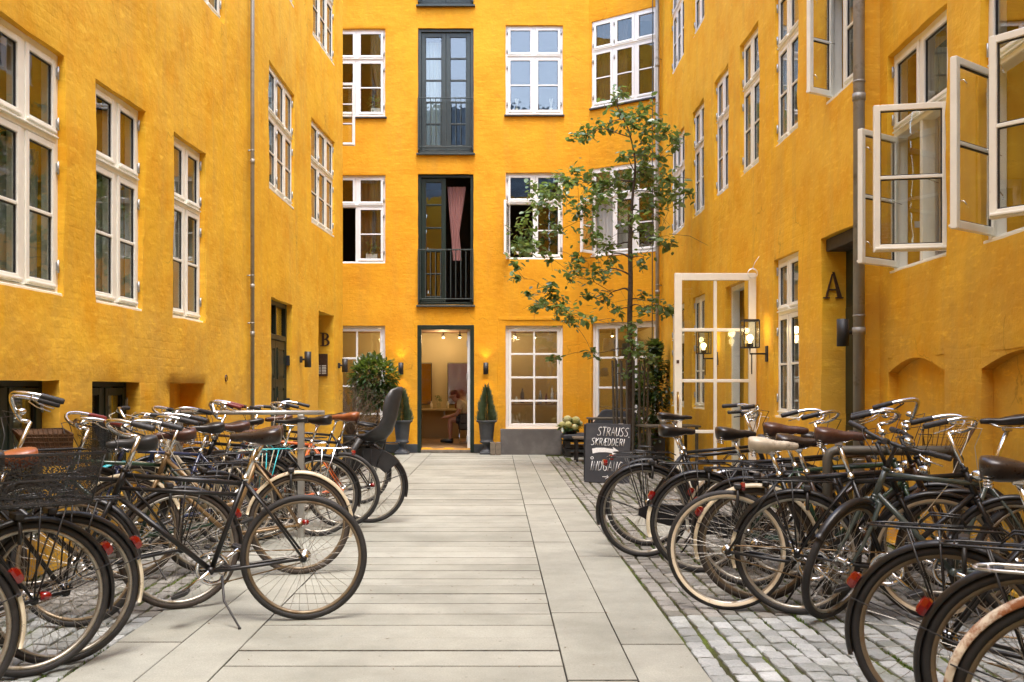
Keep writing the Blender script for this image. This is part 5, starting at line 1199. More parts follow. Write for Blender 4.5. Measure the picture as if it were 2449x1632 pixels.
LB_(629, 285*1.0, 'dark blue step-through bicycle with a turquoise rear rack and front mudguard', yaw=215, frame='step', color='blueframe', rf=('black', None, None), ff=('turq', None), rackmat='turq', saddle='leather', bars='swept', rwextra='reflector', barh=1.02, lean=4)
LB_(650, 258, 'dark blue bicycle with black saddle between the cream and the wire basket ones', yaw=222, color='blueframe', bars='flat', barh=1.0, saddle='leather', skind='narrow')
LB_(762, 278, 'black bicycle with silver rack, black saddle and brown wire front basket', yaw=192, color='black', rackmat='chrome', rf=('black', None, None), saddle='leather', skind='narrow', sh=.97, bars='high', barh=1.06, basket='wire', basketmat='wicker', grip='redgrip', light='rack')
LB_(820, 262, 'orange framed bicycle with black flat handlebar near the green door', yaw=178, color='orange', bars='riser', saddle='leather', rf=(None,), rack=False, barh=1.08, sh=.96)
LB_(884, 253, 'black bicycle carrying a grey child seat, furthest right of the left row', yaw=180, color='black', seat=True, saddle='tanleather', sh=.98, bars='swept', barh=1.10, rf=('black', None, None), rm='rim', hublight=True, light=None)
LB_(857, 218, 'black bicycle furthest back in the left row behind the child seat', yaw=181, color='black', bars='flat', saddle='leather', rm='rim', barh=1.0)
LB_(720, 232, 'dark brown roadster in the far middle of the left row', yaw=214, color='brownframe', bars='swept', saddle='brownleather', ty='brownrubber', barh=1.08)
# right row, far to near
RB_(1550, 296, 'black bicycle with the tallest black saddle, furthest back in the right row', yaw=-2, sh=1.02, saddle='leather', skind='narrow', bars='riser', barh=1.06, rm='rim', light='rack')
RB_(1540, 317, 'black city bicycle with long black mudguard tail and rear rack, leftmost in the right row', yaw=2, rf=('black', None, None), saddle='leather', sh=.93, bars='riser', barh=1.12, light='rack', rm='rim', guard=True)
RB_(1673, 346, 'black bicycle with white mudguard tail and amber wheel reflector', yaw=-2, rf=('black', 'creampaint', 1), saddle='leather', rwextra='reflector', bars='swept', barh=1.08, rm='rim', guard=True, springs=True)
RB_(1790, 372, 'bottle green bicycle with brown sprung leather saddle deep in the right row', yaw=-20, color='darkgreen', saddle='brownleather', springs=True, bars='swept', barh=1.10, rm='rim', sh=.99)
RB_(1808, 400, 'dark brown bicycle with a beige rear mudguard behind the cream saddle', yaw=-14, color='brownframe', saddle='darkbrown', ty='brownrubber', rm='rimgold', bars='flat', barh=1.04, rf=('beigeframe', None, None), rack=False, lean=3)
RB_(1740, 416, 'bicycle with cream wall tyres, silver hub and cream saddle', yaw=-12, color='black', rwextra='whitewall', wextra='whitewall', saddle='creamvinyl', rf=(None,), rack=False, rm='rim', sh=.93, springs=True, bars='flat', barh=1.02, light=None)
RB_(1906, 424, 'black bicycle with rust-chipped cream mudguard tail and brown leather saddle', yaw=-16, rf=('black', 'creampaint', 1), saddle='brownleather', springs=True, sh=.99, ty='rubber', rm='rim', bars='swept', barh=1.08, light='rack', skind='wide')
x, y = at(2003, 436); x += 1.04*math.cos(R(8)); y -= 1.04*math.sin(R(8))
make_bike('bicycle', 'grey green bicycle with flat handlebar, its front wheel turned towards the path', BR, x, y, 172, wb=1.04, frame='diamond', color='greenframe', rf=(None,), ff=('black', None, (35, 120)), rack=False, steer=50, bars='flat', barh=1.02, saddle='leather', skind='narrow', sh=1.08, crankang=20, light=None, lamp=False, rm='rim', thick=.021)
RB_(1880, 357, 'black bicycle with a brown wire front basket facing the right wall', wb=1.06, yaw=-24, basket='wire', basketmat='wicker', bars='high', barh=1.10, saddle='leather', rm='rim', sh=.92)
RB_(1765, 337, 'dark brown bicycle with a silver mudguard in the middle of the right row', yaw=-8, color='brownframe', rf=('silverfender', None, None), rwextra='reflector', bars='flat', saddle='leather', barh=.98, sh=.88)
RB_(2267, 640, 'large black bicycle with empty rack in the right foreground', yaw=-25, rf=('black', None, None), saddle='darkbrown', springs=True, sh=.96, rm='rimgold', bars='swept', light='fender', hublight=True)
RB_(2475, 735, 'black bicycle with black mudguard and big red tail light at the right edge', yaw=-27, rf=('black', None, None), light='fender', rm='rimgold', ty='rubber')
RB_(2592, 850, 'nearest bicycle at the lower right corner with a rusty cream mudguard', yaw=-24, rf=('rustcream', None, None), rackmat='silverfender', ty='rubber', rm='rimgold', light=None)
# ------------------------------------------------------------------ bike hoops
def hoop(x0, x1, y, h, label, r=.024, m='zincpipe'):
    p = thing('bike_rack', label, 'bike rack', T((x0+x1)/2, y, 0)); mb = MB(); rr = .05
    mb.tube([(x0, y, 0), (x0, y, h-rr), (x0+rr*.3, y, h-rr*.3), (x0+rr, y, h), (x1-rr, y, h), (x1-rr*.3, y, h-rr*.3), (x1, y, h-rr), (x1, y, 0)], r, 12); part('hoop', mb, M[m], p, I4)
    mb = MB()
    for x in (x0, x1): mb.lathe([(0, .004), (.06, .004), (.06, .0)], 16, c=(x, y, 0))
    part('base_plate', mb, M[m], p, I4)
hp = thing('bike_rack', 'pale steel rail rack with upright posts in the left bicycle row', 'bike rack', T(-2.1, 8.5, 0))
mb = MB(); mb.tube([(-2.82, 8.5, 1.065), (-1.46, 8.5, 1.065)], .019, 12); part('rail', mb, M['steel'], hp, I4)
for x in (-2.70, -1.66): mb = MB(); mb.box(x-.028, x+.028, 8.48, 8.52, 0, 1.048, 0, .004); part('post', mb, M['steel'], hp, I4)
hoop(2.05, 2.86, 6.15, .89, 'grey steel hoop rack in the right bicycle row', .03, 'guard'); 
# ------------------------------------------------------------------ A-board
P = lambda px, py, y: Vector(((px-VX)*y/FPX, y, CAMH-(py-VY)*y/FPX))
ab = thing('chalkboard_sign', 'black A-board chalkboard sign lettered in white chalk standing in front of the young tree', 'sign', T(1.50, 13.5, 0) @ RZ(R(-4)))
am = WM[ab.name]; tilt = RX(R(-8))
fm = am @ T(0, -.20, 0) @ tilt @ RY(R(2.0))
mb = MB(); mb.box(-.30, .30, 0, .022, .005, .80, 0, .003); part('front_board', mb, M['board'], ab, fm)
mb = MB(); mb.box(-.30, .30, -.022, 0, .005, .80, 0, .003); part('back_board', mb, M['board'], ab, am @ T(0, .22, 0) @ RX(R(12)))
GL = {'S': ([(1,.92),(.7,1),(.2,.9),(.15,.7),(.6,.5),(.85,.3),(.7,.05),(.2,0),(0,.1)],), 'T': ([(0,1),(1,1)], [(.5,1),(.45,0)]), 'R': ([(.1,0),(.15,1),(.7,.95),(.85,.75),(.6,.52),(.15,.48)], [(.45,.5),(.95,0)]),
 'A': ([(0,0),(.5,1),(1,0)], [(.2,.38),(.8,.38)]), 'U': ([(.05,1),(.08,.3),(.4,0),(.8,.1),(.95,1)],), 'K': ([(.1,1),(.1,0)], [(.9,1),(.12,.45),(.9,0)]), 'Æ': ([(0,0),(.42,1),(1,1)], [(.5,1),(.55,0),(1,0)], [(.15,.4),(.55,.4)], [(.53,.52),(.9,.52)]),
 'D': ([(.1,0),(.12,1),(.6,.95),(.95,.55),(.7,.1),(.1,0)],), 'E': ([(.9,1),(.1,1),(.1,0),(.9,0)], [(.1,.52),(.75,.52)]), 'I': ([(.5,1),(.4,0)],), 'N': ([(.05,0),(.12,1),(.8,0),(.92,1)],), 'G': ([(.95,.9),(.5,1),(.1,.6),(.15,.15),(.55,0),(.9,.1),(.9,.42),(.55,.42)],), ',': ([(.1,.12),(.12,-.02)],)}
def chalk(text, x, z, cw, chh, gap, slant=.12, r=.0052):
    for ch in text:
        if ch in GL:
            mb = MB()
            w = cw*(.35 if ch in 'I,' else 1.25 if ch == 'Æ' else 1)
            for st in GL[ch]: mb.tube([(x+q[0]*w+q[1]*chh*slant, -.001, z+q[1]*chh) for q in st], r, 5)
            part('letter', mb, M['chalk'], ab, fm)
            x += w+gap
    return x
chalk('STRAUSS', -.145, .635, .048, .115, .012); chalk(',', .275, .62, .05, .1, .01)
chalk('SKRÆDDERI', -.225, .505, .042, .095, .010)
chalk('INDGANG', -.225, .165, .052, .125, .014)
mb = MB(); mb.tube([(-.205+.018*math.cos(a*.6), -.001, .33+.016*math.sin(a*.6)) for a in range(11)], .0048, 5); part('ring_mark', mb, M['chalk'], ab, fm); mb = MB()
mb.tube([(-.06, -.001, .085), (.02, -.001, .085), (.0, -.001, .105)], .005, 5); mb.tube([(.02, -.001, .085), (-.02, -.001, .055)], .005, 5)
part('small_arrow', mb, M['chalk'], ab, fm)
mb = MB(); arr = [(-.21, .455), (-.15, .468), (-.05, .472), (.04, .462), (.075, .458), (.065, .49), (.16, .425), (.055, .375), (.06, .405), (-.02, .415), (-.12, .41), (-.20, .39)]
mb.prism(arr, -.004, .0005); part('arrow', mb, M['chalk'], ab, fm)
mb = MB()
for x in (-.2, .2): mb.box(x-.03, x+.03, -.05, .05, .775, .79)
part('hinge', mb, M['steel'], ab, am)
# ------------------------------------------------------------------ leaves and plants
def leaf_tri(mb, p, d, up, L, W, mi=0):
    s = d.cross(up); s = s.normalized() if s.length > 1e-5 else d.orthogonal().normalized(); n = s.cross(d).normalized()
    a = p; b = p+d*L*.35+s*W*.5+n*L*.04; c = p+d*L*.72+s*W*.38+n*L*.02; e = p+d*L-n*L*.06; f = p+d*L*.72-s*W*.38+n*L*.02; g = p+d*L*.35-s*W*.5+n*L*.04; mm = p+d*L*.5-n*L*.03
    mb.add([a, b, c, e, f, g, mm], [(0,1,6), (1,2,6), (2,3,6), (3,4,6), (4,5,6), (5,0,6)], mi, True)
def rv(r): 
    while True:
        v = Vector((r.uniform(-1, 1), r.uniform(-1, 1), r.uniform(-1, 1)))
        if .05 < v.length < 1: return v
tr = thing('tree', 'slender young tree with sparse glossy leaves inside a metal guard near the far right corner', 'tree', T(2.10, 15.5, 0))
TY = 15.5; r = random.Random(21)
tk = [(1508, 1124, 0, .045), (1507, 900, 0, .042), (1506, 760, 0, .042), (1508, 680, 0, .038), (1507, 600, .02, .036), (1508, 560, .03, .032), (1512, 480, .0, .022), (1519, 391, .0, .016), (1503, 312, 0, .011), (1480, 264, 0, .008), (1466, 222, 0, .004)]
def TP(px, py, dy=0): y = TY+dy; return Vector(((px-VX)*y/FPX, y, CAMH-(py-VY)*y/FPX))
tp_ = [TP(a, b, c) for a, b, c, _ in tk]; tp_[0].z = 0; mb = MB(); 
def crs(P, n=4):
    out = []
    for i in range(len(P)-1):
        a, b, c, d = P[max(0, i-1)], P[i], P[i+1], P[min(len(P)-1, i+2)]
        for k in range(n): t = k/n; out.append(.5*((2*b)+(c-a)*t+(2*a-5*b+4*c-d)*t*t+(3*b-3*c+d-a)*t*t*t))
    return out+[P[-1]]
rads = []
for i in range(len(tk)-1):
    for k in range(4): rads.append(tk[i][3]+(tk[i+1][3]-tk[i][3])*k/4)
rads.append(tk[-1][3]); tpts = crs(tp_); tb = MB(); tb.tube(tpts, rads, 10); part('trunk', tb, M['bark'], tr, I4)
CL = [(1490,215,.15,8), (1475,245,.2,10), (1483,283,.25,22), (1535,265,.25,18), (1515,300,.2,14), (1440,310,.2,12), (1400,325,.18,12), (1372,330,.12,7), (1560,300,.28,24), (1555,345,.25,18), (1600,315,.2,12), (1620,335,.15,8), (1490,375,.12,6), (1540,385,.25,16), (1575,385,.2,9),
 (1300,455,.22,16), (1350,440,.22,18), (1400,430,.25,22), (1450,440,.28,28), (1500,430,.28,26), (1550,425,.28,26), (1600,430,.22,16), (1650,465,.14,7), (1372,402,.10,4), (1340,420,.15,7), (1270,460,.18,8), (1250,540,.2,16), (1290,495,.22,18), (1265,590,.22,16), (1238,600,.18,12), (1330,475,.22,16), (1330,550,.22,12), (1380,500,.25,20), (1420,480,.25,22), (1410,560,.25,14), (1500,520,.25,12), (1560,510,.25,16), (1600,480,.22,14), (1540,560,.25,12), (1580,560,.2,10), (1605,590,.15,7), (1310,610,.18,8), (1450,590,.22,12), (1480,480,.25,16), (1570,460,.25,18),
 (1240,635,.10,5), (1228,665,.08,3), (1255,700,.06,1), (1380,625,.18,12), (1360,655,.22,14), (1450,625,.25,14), (1430,650,.25,16), (1540,615,.18,10), (1310,695,.22,20), (1330,725,.22,16), (1285,722,.18,10), (1400,700,.2,9), (1400,760,.15,9), (1350,755,.18,10), (1290,735,.15,8), (1450,715,.22,12), (1470,745,.2,8), (1555,720,.2,14), (1590,735,.18,10), (1600,745,.12,6), (1540,740,.2,8), (1365,765,.12,6), (1410,845,.12,7), (1325,860,.10,5), (1510,790,.15,9), (1515,830,.2,14), (1545,845,.2,12), (1500,850,.15,8), (1515,890,.18,8), (1545,905,.14,6)]
nodes = [(p_, rads[i]) for i, p_ in enumerate(tpts) if p_.z > 1.9]
cl3 = []
for (px, py, rad, n) in CL:
    dy = r.uniform(-.75, .75) if px < 1560 else r.uniform(-.9, .2)
    if px > 1600: dy = r.uniform(-1.2, -.3)
    cl3.append((TP(px, py, dy), rad, int(n*1.15) if 395 < py < 570 else n))
cl3.sort(key=lambda q: (Vector((q[0].x, q[0].y)) - Vector((2.1, 15.5))).length)
br = MB(); leaves = []
for c, rad, n in cl3:
    best = min(nodes, key=lambda q: (q[0]-c).length + (.9 if q[0].z > c.z+.1 else 0) - .15*min(1, q[1]/.02))
    a = best[0]; L = (c-a).length; mid = a.lerp(c, .5)+Vector((r.uniform(-.1, .1), r.uniform(-.1, .1), r.uniform(-.02, .16)))*min(1, L); q1 = a.lerp(mid, .5)+rv(r)*.03*L+Vector((0, 0, .03*L)); q2 = mid.lerp(c, .5)+rv(r)*.05*L
    pts = crs([a, q1, mid, q2, c], 3); r0 = min(best[1]*.7, .008+.013*L); br.tube(pts, [r0+(.0028-r0)*i/(len(pts)-1) for i in range(len(pts))], 6)
    for i in range(3, len(pts), 2): nodes.append((pts[i], r0*(1-i/len(pts))+.003))
    for k in range(max(2, n//4)):
        e = c+rv(r)*rad*1.1; st_ = pts[r.randrange(len(pts)//2, len(pts))]; mm = st_.lerp(e, .5)+rv(r)*.04; br.tube([st_, mm, e], [.003, .0022, .0012], 4, caps=False)
        for j in range(8):
            t_ = r.uniform(.35, 1.05); pp = (st_.lerp(mm, t_*2) if t_ < .5 else mm.lerp(e, t_*2-1)); leaves.append(pp)
    for k in range(int(n*1.8)): leaves.append(c+Vector((r.gauss(0, .5), r.gauss(0, .5), r.gauss(0, .38)))*rad)
for k in range(70):       # bare twigs, mostly in the lower crown
    a = r.choice(nodes)[0]
    if a.z > 4.6 or a.z < 1.9: continue
    d = rv(r).normalized(); d.z = abs(d.z)*.2-.25; b = a+d*r.uniform(.15, .4)+Vector((0, 0, .06)); c = b+Vector((d.x*.3, d.y*.3, -r.uniform(.05, .35))); br.tube([a, b, c], [.004, .003, .0015], 4, caps=False)
br.tube([TP(1600, 560, -.9), TP(1650, 565, -1), TP(1694, 588, -1.1)], [.004, .003, .002], 4); part('branch', br, M['bark'], tr, I4)
lmb = []
for k in range(6):
    m_ = MB(); rr_ = random.Random(k); d = Vector((1, 0, -.1)).normalized(); leaf_tri(m_, Vector((0, 0, 0)), d, Vector((0, .2, 1)), .096+.036*rr_.random(), .056+.016*rr_.random()); lmb.append((m_, m_.mesh('leaf', M['leaf'])))
stuff = MB(); cnt_ = 0
order = sorted(leaves, key=lambda v: v.y)
for v in order:
    a = r.uniform(0, 6.28); m_ = T(v) @ RZ(a) @ RY(r.gauss(.15, .45)) @ RX(r.gauss(0, .5)) @ Matrix.Scale(r.uniform(.65, 1.15), 4); k = r.randrange(6)
    if cnt_ < 300: part('leaf', lmb[k][1], None, tr, m_); cnt_ += 1
    else: stuff.M = m_; stuff.add(lmb[k][0].v, lmb[k][0].f, 0, True)
stuff.M = None; part('leaf', stuff, M['leaf'], tr, I4, kind='stuff')
# tree guard
tg = thing('tree_guard', 'grey brown metal cage of upright bars round the young tree trunk', 'tree guard', T(2.10, 15.5, 0)); n = 18; gr_ = .255
ubm = MB(); ubm.box(-.011, .011, -.004, .004, 0, 1.70); ume = ubm.mesh('bar', M['guard'])
for k in range(n):
    a = 2*math.pi*k/n; part('bar', ume, None, tg, WM[tg.name] @ RZ(a) @ T(0, gr_, 0) @ RX(R(-1.2)))
mb = MB()
for z in (.25, .95, 1.50): mb.tube([(math.cos(2*math.pi*k/24)*(gr_-.008), math.sin(2*math.pi*k/24)*(gr_-.008), z) for k in range(24)], .006, 6, closed=True)
part('ring', mb, M['guard'], tg); mb = MB()
for k in (0, 6, 12): a = 2*math.pi*k/n; mb.tube([(math.sin(a)*gr_, math.cos(a)*gr_, 1.68), (math.sin(a)*(gr_+.05), math.cos(a)*(gr_+.05), 1.74), (math.sin(a)*(gr_+.10), math.cos(a)*(gr_+.10), 1.72)], .008, 6)
part('finial', mb, M['guard'], tg)
# bushy and conical plants
def foliage(mb, c, rad, n, L, W, seed=0, flat=(1, 1, 1), up=.3, shell=.55):
    r = random.Random(seed)
    for k in range(n):
        v = rv(r).normalized(); q = (shell+(1-shell)*r.random()**.7); lump = 1+.22*noise.noise(v*2.2+Vector((seed, 0, 0))); p = Vector(c)+Vector((v.x*flat[0], v.y*flat[1], v.z*flat[2]))*rad*q*lump
        d = (v+rv(r)*.8+Vector((0, 0, -.25))).normalized(); leaf_tri(mb, p, d, Vector((r.uniform(-.4, .4), r.uniform(-.4, .4), 1)), L*r.uniform(.7, 1.2), W*r.uniform(.8, 1.2))
lp = thing('potted_tree', 'round headed laurel standard in a dark pot left of the salon door', 'potted tree', T(-2.22, 18.6, 0)); c = P(893, 905, 18.6)-Vector((-2.22, 18.6, 0)); mb = MB()
foliage(mb, c, .41, 1700, .125, .044, 3, (1.02, .9, 1.0)); foliage(mb, c+Vector((.22, -.1, -.34)), .18, 260, .12, .04, 8); foliage(mb, c+Vector((-.12, -.1, -.36)), .24, 420, .12, .04, 18); part('foliage', mb, M['laurel'], lp)
mb = MB(); mb.tube([(0, 0, .45), (.02, 0, .9), (c.x, 0, c.z)], [.022, .019, .014], 8)
for k in range(14): v = rv(r).normalized(); mb.tube([(c.x, c.y, c.z-.2), tuple(c+v*.15), tuple(c+v*.34)], [.010, .006, .003], 5)
part('trunk', mb, M['bark'], lp); mb = MB(); mb.lathe([(0, .0), (.15, 0), (.20, .42), (.225, .44), (.225, .48), (.195, .48), (.18, .42), (0, .42)], 24); part('pot', mb, M['urn'], lp)
dp = thing('dry_shrub', 'bare twisted brown twigs of a dry shrub in front of the laurel', 'shrub', T(-2.62, 17.9, 0)); mb = MB(); rr = random.Random(5)
for k in range(110):
    a = rr.uniform(0, 6.28); p0 = Vector((0, 0, .4)); pts = [p0]; d = Vector((math.cos(a)*.45+.18, math.sin(a)*.35, 1)).normalized()
    for j in range(7): d = (d+rv(rr)*.55+Vector((0, 0, .05))).normalized(); pts.append(pts[-1]+d*rr.uniform(.09, .20))
    mb.tube(pts, [.006-.0007*j for j in range(len(pts))], 4, caps=False)
    for j in range(3): q = rr.choice(pts[3:]); q1 = q+rv(rr)*.10; mb.tube([q, q1, q1+rv(rr)*.10], [.003, .002, .0012], 3, caps=False)
part('branch', mb, M['twig'], dp); mb = MB(); mb.lathe([(0, 0), (.14, 0), (.17, .38), (.19, .42), (.16, .42), (0, .40)], 20); part('pot', mb, M['urn'], dp)
def urn(x, y, label, hscale=1.0, fs=11, fol=True):
    p = thing('urn_planter', label, 'planter', T(x, y, 0)); mb = MB(); mb.box(-.135, .135, -.135, .135, 0, .045, 0, .006)
    mb.lathe([(.12, .045), (.115, .07), (.06, .10), (.05, .15), (.07, .19), (.13, .225), (.135, .25), (.115, .26), (.125, .30), (.150, .56), (.165, .60), (.20, .625), (.205, .645), (.185, .65), (.15, .61), (.0, .60)], 28); part('urn', mb, M['urn'], p)
    f = MB(); rr = random.Random(fs)
    for k in range(3000):
        t = rr.random()**1.1; a = rr.uniform(0, 6.28); rad = (.16*(1-t)**.65*(1+.15*math.sin(a*3+t*9))+.015)*rr.uniform(.3, 1.05)*(1+.5*max(0, noise.noise(Vector((a*2.2, t*7, fs))))); z = .64+t*.60*hscale*(1+.25*noise.noise(Vector((a*3, fs, 1))))
        b = Vector((math.cos(a)*rad, math.sin(a)*rad, z)); d = Vector((math.cos(a)*.5, math.sin(a)*.5, 1)).normalized(); d = (d+rv(rr)*.35).normalized(); s_ = d.cross(Vector((math.sin(a), -math.cos(a), .2))).normalized()*.010
        L = rr.uniform(.05, .10); f.add([b-s_, b+s_, b+d*L], [(0,1,2)])
    part('foliage', f, M['cypress'], p); tb_ = MB(); tb_.tube([(0, 0, .6), (0, 0, 1.1*hscale)], [.012, .004], 6); part('trunk', tb_, M['bark'], p); return p
urn((1164-VX)/124.5, 19.1, 'grey urn with a small conical cypress right of the salon door'); urn((962-VX)/124.5, 19.1, 'grey urn with a small conical cypress left of the salon door', .9, 12)
# small wooden tub and long zinc planter, pallet bench, hydrangea
def boxtub(name, label, cat, x0, x1, y0, y1, h, m, wall=.02, planks=0):
    p = thing(name, label, cat, T((x0+x1)/2, (y0+y1)/2, 0)); mb = MB(); w, d = (x1-x0)/2, (y1-y0)/2
    if planks:
        pl = MB(); pw = 2*w/planks; pl.box(-pw/2+.003, pw/2-.003, 0, wall, 0, h, 0, .003); pme = pl.mesh('plank', M[m])
        for k in range(planks): part('plank', pme, None, p, WM[p.name] @ T(-w+pw*(k+.5), -d, 0)); part('plank', pme, None, p, WM[p.name] @ T(-w+pw*(k+.5), d-wall, 0))
        for s in (-1, 1): mb.box(s*w-(wall if s > 0 else 0), s*w+(0 if s > 0 else wall), -d+wall, d-wall, 0, h-.004)
        part('side', mb, M[m], p)
    else:
        mb.box(-w, w, -d, -d+wall, 0, h, 0, .003); mb.box(-w, w, d-wall, d, 0, h, 0, .003); mb.box(-w, -w+wall, -d+wall, d-wall, 0, h-.001, 0, .003); mb.box(w-wall, w, -d+wall, d-wall, 0, h-.001, 0, .003); part('side', mb, M[m], p)
    mb = MB(); mb.box(-w+wall, w-wall, -d+wall, d-wall, 0.02, h-.05); part('soil', mb, M['soil'], p); return p
boxtub('wooden_tub', 'small weathered wooden tub beside the right urn', 'planter', -.10, .10, 18.78, 18.98, .24, 'greywood', planks=2)
boxtub('zinc_planter', 'long low grey zinc planter under the eight pane window', 'planter', (1197-VX)/125.5, (1343-VX)/125.5, 18.92, 19.36, .475, 'zincbox')
bn = thing('pallet_bench', 'low black bench of stacked pallets with padded seat beneath the hydrangea', 'bench', T(1.6, 18.6, 0)); x0, x1 = 1.26, 3.05
plk = MB(); plk.box(-(x1-x0)/2, (x1-x0)/2, 0, .09, 0, .02); pme = plk.mesh('plank', M['darkwood'])
for lv in (0, 1):
    z = .02+lv*.145
    for k in range(5): part('plank', pme, None, bn, T((x0+x1)/2, 18.30+k*.15, z+.105)); 
    for k in (0, 2, 4): part('plank', pme, None, bn, T((x0+x1)/2, 18.30+k*.15, z))
    bk2 = MB()
    for k in range(3):
        for i in range(4): xx = x0+.02+i*(x1-x0-.14)/3; bk2.box(xx, xx+.10, 18.30+k*.30, 18.38+k*.30, z+.021, z+.104)
    part('block', bk2, M['darkwood'], bn, I4)
sm_ = MB(); sm_.box(x0-.02, x1, 18.22, 19.0, .315, .42, 0, .03); part('seat_pad', sm_, M['char'], bn, I4)
cu = MB(); pr_ = [(-.36, 0), (-.30, .05), (-.02, .44), (.06, .46), (.62, .40), (.64, .02)]
cu.prism(pr_, -.07, .07); o_ = thing('back_cushion', 'dark grey slouched back cushion leaning on the bench behind the chalkboard', 'cushion', T(1.98, 18.3, .42) @ RX(R(-12)), mesh=cu, mats=M['char']); bv = o_.modifiers.new('bevel', 'BEVEL'); bv.width = .03; bv.segments = 3
hy = thing('hydrangea', 'pale yellow hydrangea in a dark pot on the end of the bench', 'flowers', T((1364-VX)/129, 18.45, .422)); mb = MB(); mb.lathe([(0, 0), (.09, 0), (.11, .10), (.10, .10), (0, .09)], 18); part('pot', mb, M['blackmatte'], hy)
mb = MB(); foliage(mb, (0, 0, .13), .16, 90, .11, .07, 4, (1.15, 1, .45)); part('foliage', mb, M['laurel'], hy)
for k, (dx_, dy_, dz_, rr_) in enumerate(((-.15, -.05, .17, .068), (-.06, -.07, .27, .078), (-.05, -.13, .17, .072), (.10, -.05, .25, .08), (.075, -.12, .125, .062), (.0, .08, .24, .07), (.17, .03, .19, .06))):
    b_ = MB(); rq = random.Random(k)
    for j in range(120):
        v = rv(rq).normalized(); v.z = v.z*.85; c_ = Vector((dx_, dy_, dz_))+v*rr_; t1 = v.orthogonal().normalized(); t2 = v.cross(t1); s_ = .013; b_.add([c_+t1*s_, c_+t2*s_, c_-t1*s_, c_-t2*s_, c_+v*.004], [(0,1,4), (1,2,4), (2,3,4), (3,0,4)])
    b_.ball((dx_, dy_, dz_), rr_*.93, 10); part('flower_head', b_, M['petal'], hy)
def table(x, y, w, d, h, label, top='guard', leg='guard', rot=0):
    p = thing('table', label, 'table', T(x, y, 0) @ RZ(R(rot))); mb = MB(); mb.box(-w/2, w/2, -d/2, d/2, h-.03, h, 0, .003); part('table_top', mb, M[top], p)
    for sx in (-1, 1):
        for sy in (-1, 1): mb = MB(); xx, yy = sx*(w/2-.05), sy*(d/2-.05); mb.box(xx-.02, xx+.02, yy-.02, yy+.02, 0, h-.03, 0, .003); part('leg', mb, M[leg], p)
    return p
table(2.58, 14.9, .82, .6, .72, 'grey brown cafe table between the tree guard and the glazed door', rot=8)
table(1.80, 17.3, .9, .55, .42, 'low wooden bench with dark legs behind the chalkboard', 'greywood', 'darkwood'); table(2.0, 17.8, .7, .6, .74, 'dark high table in front of the black cushion', 'guard', 'darkwood')
for x, y, z, lab in ((2.50, 14.85, .72, 'small galvanised pot on the grey cafe table'), (2.0, 16.2, .0, 'pale pot with grassy plant behind the tree guard')):
    p = thing('plant_pot', lab, 'plant pot', T(x, y, z)); s_ = 1 if z > 0 else 2.2; mb = MB(); mb.lathe([(0, 0), (.045*s_, 0), (.055*s_, .10*s_), (.05*s_, .10*s_), (0, .09*s_)], 16); part('pot', mb, M['steel'] if z > 0 else M['ivory'], p)
    if z == 0:
        mb = MB(); rq = random.Random(4)
        for k in range(260):
            a = rq.uniform(0, 6.28); l = rq.uniform(.2, .5); o2 = Vector((math.cos(a)*.07, math.sin(a)*.07, .2)); e2 = o2+Vector((math.cos(a)*.16, math.sin(a)*.16, l)); s2 = Vector((-math.sin(a), math.cos(a), 0))*.005; mb.add([o2-s2, o2+s2, e2], [(0,1,2)])
        part('foliage', mb, M['cypress'], p)
iv = thing('climbing_plant', 'dark green climbing plant in the far corner behind the tree guard', 'climber', T(2.85, 17.6, 0)); mb = MB()
for k, (dx_, z_, rd) in enumerate(((0, 1.25, .34), (-.08, .85, .38), (.02, 1.65, .24), (-.15, .45, .36), (0, 2.0, .12), (-.3, 1.2, .2))): foliage(mb, (dx_, .2, z_), rd, 420, .085, .05, 30+k, shell=.2)
part('foliage', mb, M['ivy'], iv); mb = MB()
for k in range(9): mb.tube([(r.uniform(-.2, .1), .3, 0), (r.uniform(-.3, .1), .25, .8), (r.uniform(-.25, .1), .3, r.uniform(1.4, 2.2))], .008, 5)
part('stem', mb, M['bark'], iv); mb = MB(); mb.box(-.3, .15, 0, .4, 0, .38, 0, .01); part('pot', mb, M['darkwood'], iv)
# lamp shades and vases seen inside the shop windows
for x, y, z, rr_, lab in ((2.35, 20.3, 2.02, .17, 'white drum lamp shade hanging behind the tree shop window'), (2.72, 20.4, 1.92, .15, 'grey drum lamp shade right of the white one')):
    p = thing('pendant_lamp', lab, 'lamp', T(x, y, z)); mb = MB(); mb.lathe([(rr_*.85, .26), (rr_, 0), (rr_*.98, 0), (rr_*.83, .26)], 28); part('lamp_shade', mb, M['shade'] if x < 2.5 else M['curtain'], p); mb = MB(); mb.tube([(0, 0, .2), (0, 0, .54 if x < 2.5 else .62)], .006, 5); mb.tube([(-rr_*.84, 0, .25), (rr_*.84, 0, .25)], .004, 4); part('cord', mb, M['blackmatte'], p)
vs_ = thing('floor_vase', 'tall pale green vase standing inside the shop window behind the tree', 'vase', T(1.98, 20.1, .9)); mb = MB(); mb.lathe([(0, 0), (.06, 0), (.13, .22), (.13, .38), (.06, .55), (.07, .58), (.05, .58), (0, .3)], 24); part('body', mb, M['curtain'], vs_)
tb2 = table(2.0, 20.2, .9, .45, .9, 'narrow display table inside the shop window behind the tree', 'greywood', 'darkwood')
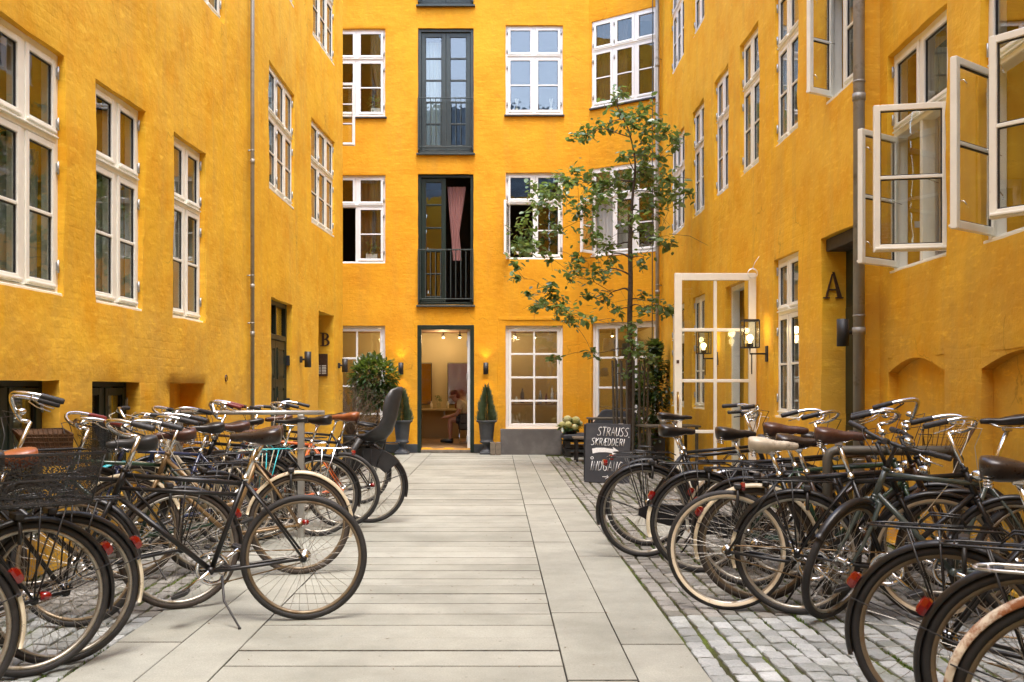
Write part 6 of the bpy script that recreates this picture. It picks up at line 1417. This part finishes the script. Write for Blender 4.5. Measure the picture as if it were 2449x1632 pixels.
for k in range(9):
    x = .30+k*.12; hgt = (.22, .14, .30, .12, .18, .26, .20, .30, .24)[k]; mm_ = ('terracotta', 'ivory', 'greywood', 'brass', 'ivory', 'steel', 'redgrip', 'shade', 'brownleather')[k]; y = 20.02+.04*(k % 2)
    mb = MB(); w = .022+.008*((k*7) % 3); mb.lathe([(0, 0), (w, 0), (w, hgt*.65), (w*.4, hgt*.8), (w*.4, hgt), (0, hgt)], 12)
    labs = ['terracotta vase, leftmost in the shop window display', 'short ivory candle second in the shop window display', 'tall brown bottle left of the window bar', 'small brass pot by the window bar', 'ivory jar right of the window bar', 'steel flask in the shop window display', 'dark red bottle in the shop window display', 'tall white bottle near the right of the shop window', 'brown bottle, rightmost in the shop window display']
    thing('bottle', labs[k], 'bottle', T(x, y, .96), group='small wares in the shop window display', mesh=mb, mats=M[mm_])
table(.78, 20.08, 1.15, .28, .955, 'low display shelf inside the eight pane shop window', 'oak', 'darkwood')
for x, z, kind in ((-2.35, 6.70, 0), (.42, 6.74, 1), (1.1, 6.74, 1), (-2.45, 3.82, 2), (2.55, 6.86, 2), (.48, 3.92, 2), (.75, 3.92, 2)):
    lab = {0: 'green leafy plant in a white box on the upper left window sill', 1: 'reed diffuser on the sill of the upper middle window' if x < 1 else 'tall white candles on the right of the upper middle sill', 2: None}[kind]
    if kind == 2: lab = {-2.45: 'books and a small plant on the middle left window sill', 2.55: 'small succulent on the upper right window sill', .48: 'leafy plant in a white pot in the opened middle window', .75: 'trailing plant right of the white pot in the opened middle window'}[x]
    y = 19.72 if x < 2 else 19.35; p = thing('sill_plant' if kind != 1 else 'sill_ornament', lab, 'plant' if kind != 1 else 'ornament', T(x, y, z))
    mb = MB()
    if kind == 1:
        for q in (-.03, 0, .03): mb.tube([(0, 0, .05), (q, 0, .26)], .004, 5)
        mb.lathe([(0, 0), (.028, 0), (.03, .07), (0, .08)], 10); part('sticks', mb, M['ivory'], p)
    else:
        mb.box(-.11, .11, -.05, .05, 0, .10, 0, .005); part('pot', mb, M['white'], p); mb = MB(); rq = random.Random(int(x*100))
        foliage(mb, (0, 0, .20), .14, 120, .09, .03, int(abs(x)*10), (1, .5, 1.3 if kind == 0 else .9), shell=.1); part('foliage', mb, M['leaf'], p)
